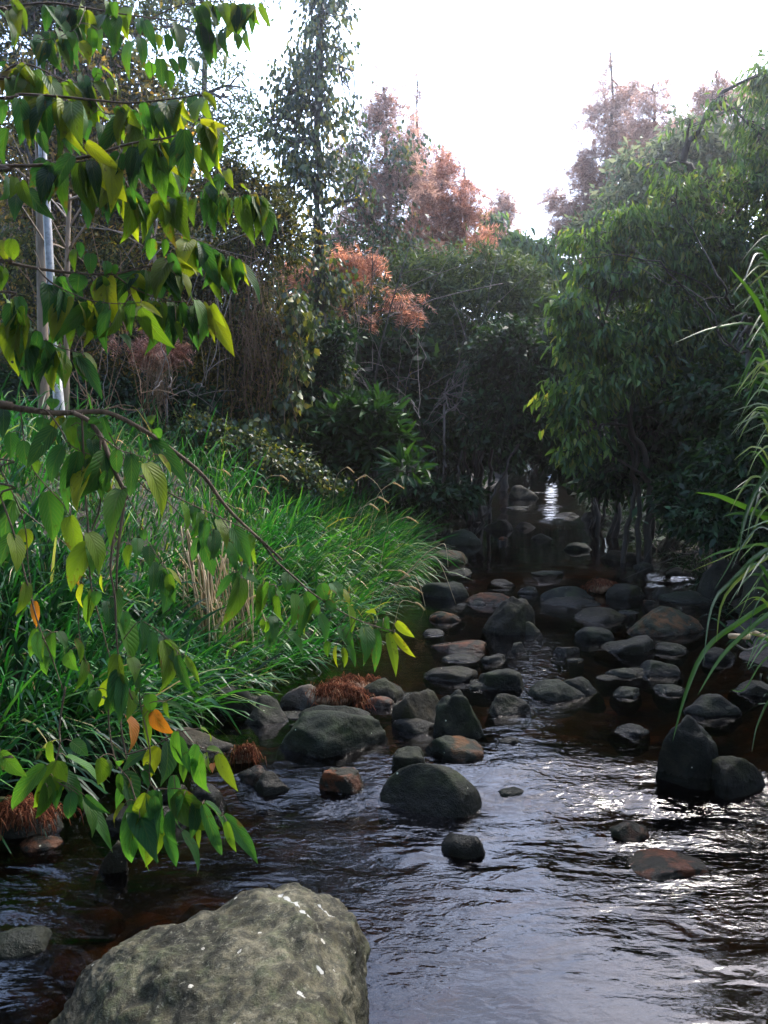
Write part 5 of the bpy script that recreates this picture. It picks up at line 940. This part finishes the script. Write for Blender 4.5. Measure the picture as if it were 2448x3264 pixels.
plant('twiggy_thicket', 'grey-green twiggy thicket behind the low rusty sprays', 'thicket', [(770, 1020, 12.8), (770, 800, 12.8)], .05, .02,
      yb(12.8, [(690, 640, 80, 90), (770, 560, 80, 70, .8), (790, 680, 90, 90), (860, 610, 70, 80, .6), (880, 740, 80, 90), (720, 780, 90, 90), (800, 840, 90, 80), (640, 540, 60, 70)]), 8500, .11, .035, 'fine', T_DIA, 'hang', 16, 72, 'bushes along the stream', stems=6,
      extra=[('climber', yb(12.2, [(730, 650, 60, 90), (820, 700, 60, 90), (690, 820, 50, 90), (850, 800, 60, 80)]), 3200, .07, .045, 'olive', T_DIA, 'droop')])
plant('dark_bush', 'dark bush between the vine-smothered tree and the glossy shrub', 'bush', [(670, 1020, 9.9), (670, 870, 9.9)], .04, .02, yb(9.9, [(680, 850, 45, 80), (700, 940, 50, 60), (650, 930, 40, 60), (720, 780, 40, 60)]), 2600, .10, .04, 'dark', T_DIA, 'hang', 14, 73, 'bushes along the stream', stems=4)
plant('dark_bush', 'dark bush on the bank crest behind the grass at the left', 'bush', [(250, 960, 9.0), (250, 900, 9.0)], .04, .02, yb(8.9, [(60, 850, 90, 60), (180, 880, 80, 50), (300, 880, 80, 60), (400, 880, 60, 50)]), 3600, .10, .04, 'dark', T_DIA, 'hang', 14, 74, 'bushes along the stream', stems=5)
plant('broad_leaved_shrub', 'dark glossy broad-leaved shrub on the bank crest left of the tunnel', 'shrub', [(775, 1030, 9.4), (778, 900, 9.4)], .025, .01,
      yb(9.3, [(790, 885, 55, 26), (735, 920, 50, 40), (825, 935, 45, 45), (770, 960, 60, 40), (715, 985, 40, 40), (880, 1020, 35, 30, -.6, .7)]), 950, .21, .06, 'glossy', T_FOLD, 'radial', 9, 50, 'bushes along the stream', stems=3)
plant('creeper', 'low leafy creeper spilling over the bank crest under the vines', 'creeper', [(560, 1010, 8.6), (560, 960, 8.6)], .01, .005,
      yb(8.3, [(480, 950, 80, 30), (570, 985, 60, 40), (640, 1010, 50, 36), (420, 920, 50, 30), (690, 1040, 40, 28)]), 3800, .05, .035, 'ivy', T_DIA, 'hang', 14, 51, 'bushes along the stream', stems=4)
plant('dark_bush', 'dark bush meeting overhead across the stream tunnel', 'bush', [(1330, 1060, 11.2), (1240, 850, 11.2), (1150, 740, 11.2)], .05, .02, yb(11.2, [(1150, 760, 70, 60), (1200, 830, 60, 70), (1100, 820, 60, 70), (1080, 740, 60, 50), (1150, 900, 60, 50), (1240, 740, 60, 60), (1060, 900, 50, 60)]), 3600, .12, .045, 'dark', T_DIA, 'hang', 14, 80, 'bushes along the stream', stems=3)
plant('dark_bush', 'dark bush in the right corner above the bank boulders', 'bush', [(1680, 1150, 6.8), (1680, 1000, 6.8)], .05, .02, yb(6.8, [(1640, 1000, 80, 80), (1600, 1080, 80, 60), (1680, 880, 80, 90), (1540, 1120, 80, 50), (1660, 1150, 60, 40)]), 4200, .10, .036, 'dark', T_DIA, 'hang', 14, 81, 'bushes along the stream', stems=5)
# a closed wood further back, tree by tree
for k, (u, Y, top, half, lb) in enumerate([(-250, 20, 250, 330, 'far-left backdrop tree'), (120, 22, 330, 240, 'backdrop tree behind the brownish tree'), (420, 24, 480, 200, 'backdrop tree behind the vine-smothered tree'), (700, 25, 560, 200, 'backdrop tree behind the low rusty sprays'),
        (930, 27, 590, 180, 'backdrop tree behind the salmon-red cypress'), (1180, 30, 560, 150, 'backdrop tree below the lowest dip of the sky'), (1380, 26, 520, 170, 'backdrop tree behind the two faded cypresses'), (1600, 22, 500, 200, 'backdrop tree behind the lance-leaved tree'), (1950, 18, 330, 300, 'backdrop tree beyond the right edge')]):
    bl = [(u + dx * half, top + (1000 - top) * fy, Y, half * .55, (1000 - top) * .2) for dx, fy in ((0, .16), (-.45, .32), (.45, .32), (0, .45), (-.6, .62), (.6, .62), (0, .75), (-.4, .88), (.4, .88))]
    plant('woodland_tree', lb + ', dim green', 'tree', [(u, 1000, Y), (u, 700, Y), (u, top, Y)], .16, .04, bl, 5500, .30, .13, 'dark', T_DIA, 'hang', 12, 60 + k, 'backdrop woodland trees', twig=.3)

for k, (x, y, h, lb) in enumerate([(6.2, 2.0, 7.5, 'on the right bank beside the camera'), (7.2, 6.0, 8.5, 'on the right bank outside the frame'), (5.5, -3.0, 7.5, 'on the right bank behind the camera'), (-6.5, 0.5, 7, 'on the left bank beside the camera'), (-5.5, -4.5, 7.5, 'on the left bank behind the camera'), (-8.5, 4.5, 7.5, 'on the left bank outside the frame'), (0.3, -9, 8, 'over the stream behind the camera'), (3.4, -1.5, 8.5, 'unseen close on the right behind the camera, added to block rear sky'), (-3.8, -2.0, 8.5, 'unseen close on the left behind the camera, added to block rear sky'), (-0.5, -5.5, 9, 'unseen astride the stream head behind the camera, added to block rear sky'), (6.0, 8.6, 10.5, 'unseen beyond the top right corner of the frame, added to block the sun'), (6.9, 6.4, 10, 'unseen to the right of the lance-leaved tree, added to block the sun'), (8.6, 9.5, 11, 'unseen and tallest, well off to the right, added to block the sun'), (1.5, -3.6, 10, 'unseen, its crown added over the camera to block the sky')]):  # unseen trees; tall right ones and those close overhead added to block light
    rr_ = np.random.default_rng(900 + k); z = hgt(x, y); t = thing('woodland_tree', 'leafy tree standing ' + lb, 'tree', (x, y, z), 'trees around the camera'); mb = MB()
    c = bez([(x, y, z - .1), (x + .1, y, z + h * .5), (x - .1, y + .1, z + h)], 12); mb.tube(c, np.linspace(.14, .03, len(c)), 8); cl = []
    cc, cr = {7: (np.array([x, y, z + h * .62]), [2.7, 2.7, h * .38]), 10: (np.array([7.6, 8.4, 8.2]), [2.0, 2.0, 2.2]), 11: (np.array([8.0, 6.4, 6.8]), [2.3, 2.4, 2.8]), 13: (np.array([.3, -1.2, 7.6]), [4.2, 2.6, 1.6])}.get(k, (np.array([x, y, z + h * .55]), [2.7, 2.7, h * .42]))
    for _ in range(90):
        d = rnd_dir(1)[0] * rr_.uniform(.3, 1) ** .5; q = cc + d * cr; cl.append((q, rr_.uniform(.35, .7), 1.0, cc - [0, 0, .3])); a = c[rr_.integers(4, 12)]; mb.tube(bez([a, (a + q) / 2 + [0, 0, .2], q], 6), .015, 4)
    part(mb, 'trunk', M['bark'], t); mb = MB(); Pp, D, Nn = leaves_at(cl, 10500, rr_, 'hang'); scatter(mb, *T_DIA, Pp, D, Nn, rr_.uniform(.2, .34, 10500), rr_.uniform(.09, .15, 10500)); part(mb, 'crown', M['dark'], t, smooth=False)

# ------------------------------------------------------------------ pole, pale trunk, thin stems, vines, dry stalks
p0, p1 = P(60, 412, 6.6), P(42, 140, 6.9)
zb = hgt(p0.x, p0.y); t = thing('grey_pole', 'pale grey painted pole leaning beside the tan trunk', 'pole', (p0.x, p0.y, zb))
m, tt, o = mat('weathered_grey_paint'); nz = N(tt, 'TexNoise', Scale=22.0, Detail=6.0, Roughness=0.7); tc = N(tt, 'TexCoord'); L(tt, tc.outputs['Object'], nz.inputs['Vector'])
pr = N(tt, 'BsdfPrincipled', Roughness=0.5); L(tt, ramp(tt, nz.outputs[0], [(0.32, (0.16, 0.16, 0.155)), (0.5, (0.33, 0.335, 0.33)), (0.75, (0.46, 0.46, 0.45))]).outputs[0], pr.inputs['Base Color']); L(tt, pr.outputs[0], o.inputs[0]); M['pole'] = m
mid = P(55, 372, 6.65); mb = MB(); mb.tube(bez([mid, P(48, 230, 6.8), p1, P(40, 40, 7.0)], 16), .033, 14); part(mb, 'shaft', M['pole'], t)
mb = MB(); mb.tube([Vector((p0.x + .04, p0.y - .02, zb - .2)), p0, P(54, 355, 6.62)], .041, 14); part(mb, 'sleeve', M['pole'], t)
def trunk_tree(label, u0, u1, Y, r0, v1, seed):
    r = np.random.default_rng(seed); a = P(u0 * K, 900 * K, Y); z = hgt(a.x, Y); t = thing('bare_trunk', label, 'tree', (a.x, Y, z), 'bare trunks'); mb = MB()
    c = bez([(a.x, Y, z - .1), P((u0 * .6 + u1 * .4) * K + r.normal(0, 2), 600 * K, Y), P(u1 * K, v1 * K, Y)], 18); mb.tube(c, np.linspace(r0, r0 * .6, len(c)), 9); part(mb, 'trunk', M['tanbark'], t)
    mb = MB()
    for _ in range(9):
        q = c[r.integers(8, len(c))]; d = r.normal(size=3) * [.6, .6, .3] + [0, 0, .5]; mb.tube(bez([q, q + d * .5, q + d * 1.1 + [0, 0, -.1]], 6), [.012, .010, .008, .006, .005, .004, .003][:len(bez([q, q + d, q + d], 6))], 5)
    part(mb, 'branches', M['tanbark'], t)
trunk_tree('tan trunk standing just left of the grey pole', 92, 84, 7.1, .055, 300, 1)
trunk_tree('thin brown trunk just right of the grey pole', 140, 150, 7.4, .03, 420, 2)
trunk_tree('thin mossy trunk in front of the vine thicket', 345, 330, 8.6, .025, 520, 4)
r = np.random.default_rng(77)
for k in range(34):
    u = r.uniform(660, 1180); Y = r.uniform(10.5, 17); a = W2(u, 1000, Y); z = hgt(a[0], Y)
    if np.interp(Y, EY, XL) - .1 < a[0] < np.interp(Y, EY, XR) + .1: continue
    t = thing('thin_stem', 'thin bare upright stem in the dark understorey by the tunnel', 'sapling', (a[0], Y, z), 'thin stems in the dark understorey'); mb = MB()
    h = r.uniform(1.6, 4.2); c = bez([(a[0], Y, z - .1), (a[0] + r.normal(0, .12), Y, z + h * .5), (a[0] + r.normal(0, .3), Y + r.normal(0, .2), z + h)], 10); mb.tube(c, np.linspace(r.uniform(.015, .03), .006, len(c)), 5); part(mb, 'stem', M['bark'], t)
    mb = MB()
    for _ in range(5):
        q = c[r.integers(4, len(c))]; d = r.normal(size=3) * [.5, .4, .3] + [0, 0, .3]; mb.tube(bez([q, q + d * .5, q + d + [0, 0, -.15]], 6), .005, 4)
    part(mb, 'twigs', M['pale_twig' if k % 2 else 'bark'], t)
def dead_bush(label, u, v, Y, tips, seed, n_sub=3, m='pale_twig', rad=.012):
    r = np.random.default_rng(seed); a = W2(u, v, Y); z = hgt(a[0], Y); t = thing('dead_branch_bush', label, 'dead bush', (a[0], Y, min(z, a[2])), 'bare dead branches'); mb = MB()
    mb.tube(bez([(a[0], Y, z - .1), a], 4), rad * 1.4, 6)
    for (tu, tv) in tips:
        b_ = W2(tu, tv, Y + r.normal(0, .4)); a2 = a + (b_ - a) * r.uniform(0, .45) + np.array([r.normal(0, .22), r.normal(0, .3), -r.uniform(0, .5)]); mid = (a2 + b_) / 2 + [0, 0, r.uniform(-.05, .2) * np.linalg.norm(b_ - a2)] + r.normal(0, .10, 3); c = bez([a, (a + a2) / 2 + r.normal(0, .08, 3), a2, mid, b_], 24); c[2:-1] += r.normal(0, .012, c[2:-1].shape); mb.tube(c, np.linspace(rad * .8, .0025, len(c)), 5)
        for _ in range(n_sub):
            i = r.integers(5, len(c) - 1); q = c[i]; d = nrm(c[i] - c[i - 2]) + r.normal(0, .5, 3); l = r.uniform(.25, .7); mb.tube(bez([q, q + d * l * .5, q + d * l + [0, 0, -.12 * l]], 8), np.linspace(.005, .002, len(bez([q, q, q], 8))), 4)
    part(mb, 'branches', M[m], t)
dead_bush('pale bare branches arching right in front of the feathery dome', 960, 850, 11.6, [(1240, 650), (1220, 690), (1200, 720), (1230, 745), (1180, 770), (1190, 800), (1150, 815), (1120, 830), (1210, 630), (1090, 640), (1060, 620), (1000, 660), (1140, 700)], 1, 4)
dead_bush('pale crooked twigs reaching left under the feathery dome', 870, 860, 11.2, [(690, 760), (745, 765), (790, 700), (920, 660), (900, 640), (870, 640), (960, 640), (740, 800)], 2, 3)
dead_bush('white curly twigs in front of the climber-clad tree', 760, 800, 11.0, [(700, 620), (690, 560), (720, 590), (800, 600), (840, 560), (790, 530), (650, 560), (870, 610)], 3, 3, rad=.009)
dead_bush('grey twigs hanging on the far right shore', 1560, 1050, 7.6, [(1450, 1190), (1480, 1200), (1520, 1190), (1430, 1150), (1500, 1140), (1560, 1180)], 4, 3, 'bark')
dead_bush('brown dry stalks leaning through the thicket at the left', 200, 900, 8.0, [(50, 560), (120, 520), (180, 560), (260, 540), (300, 620), (20, 640), (330, 560), (240, 660), (90, 470), (150, 620), (360, 480)], 5, 3, 'vine', .009)
dead_bush('pale twigs behind the middle leaf rows at the left', 360, 860, 8.4, [(220, 560), (480, 520), (430, 540), (300, 530), (380, 600), (460, 610), (250, 620), (520, 590)], 6, 3, rad=.008)
dead_bush('dark leaning limb crossing the lance-leaved tree', 1620, 700, 7.2, [(1450, 420), (1330, 560), (1250, 560), (1400, 600)], 7, 2, 'bark', .02)
t = thing('dry_vines', 'curtain of brown dry vines hanging from the vine-smothered tree', 'dry vines', W2(545, 950, 9.0)); mb = MB(); r = np.random.default_rng(91)
for _ in range(120):
    u = r.normal(545, 30) if r.uniform() < .75 else r.uniform(390, 650); v0 = r.uniform(480, 760); v1 = min(v0 + r.uniform(120, 320), 970); Y = r.uniform(8.8, 9.2)
    c = bez([W2(u + r.normal(0, 14), v0, Y), W2(u + r.normal(0, 10), (v0 + v1) / 2, Y - .05), W2(u + r.normal(0, 14), v1, Y)], 8); c[1:-1] += r.normal(0, .035, c[1:-1].shape); mb.tube(c, r.uniform(.002, .004), 3)
o = part(mb, 'vines', M['vine'], t)
t = thing('dry_vines', 'short tuft of brown dry vines beside the rusty sprays at the left', 'dry vines', W2(340, 900, 8.2)); mb = MB()
for _ in range(70):
    u = r.normal(335, 16); v0 = r.uniform(760, 830); v1 = v0 + r.uniform(40, 110); mb.tube(bez([W2(u, v0, 8.2), W2(u + r.normal(0, 8), (v0 + v1) / 2, 8.15), W2(u + r.normal(0, 12), v1, 8.2)], 6), .003, 3)
part(mb, 'vines', M['vine'], t)
plant('rust_cypress', 'small rusty spray showing under the lowest left leaf rows', 'tree', [(350, 900, 8.6), (350, 790, 8.6)], .02, .008, yb(8.5, [(345, 752, 28, 20), (262, 735, 14, 12, 0, .5)]), 220, .16, .16, 'rust', per=6, seed=71, group='cypress trees', **CY)

# ------------------------------------------------------------------ haze
m, tt, o = mat('thin_bright_haze'); pv = tt.nodes.new('ShaderNodeVolumePrincipled'); pv.inputs['Density'].default_value = 0.0028; pv.inputs['Color'].default_value = (0.97, 0.95, 0.96, 1); pv.inputs['Anisotropy'].default_value = 0.86
L(tt, pv.outputs[0], o.inputs['Volume'])
b = MB(); X0, X1, Y0, Y1, Z0, Z1_ = -420, 420, -120, 460, -2, 24
b.add([(X0, Y0, Z0), (X1, Y0, Z0), (X1, Y1, Z0), (X0, Y1, Z0), (X0, Y0, Z1_), (X1, Y0, Z1_), (X1, Y1, Z1_), (X0, Y1, Z1_)], np.array([[0, 3, 2, 1], [4, 5, 6, 7], [0, 1, 5, 4], [1, 2, 6, 5], [2, 3, 7, 6], [3, 0, 4, 7]]))
hz = b.build('haze', m, None, False); hz['kind'] = 'stuff'
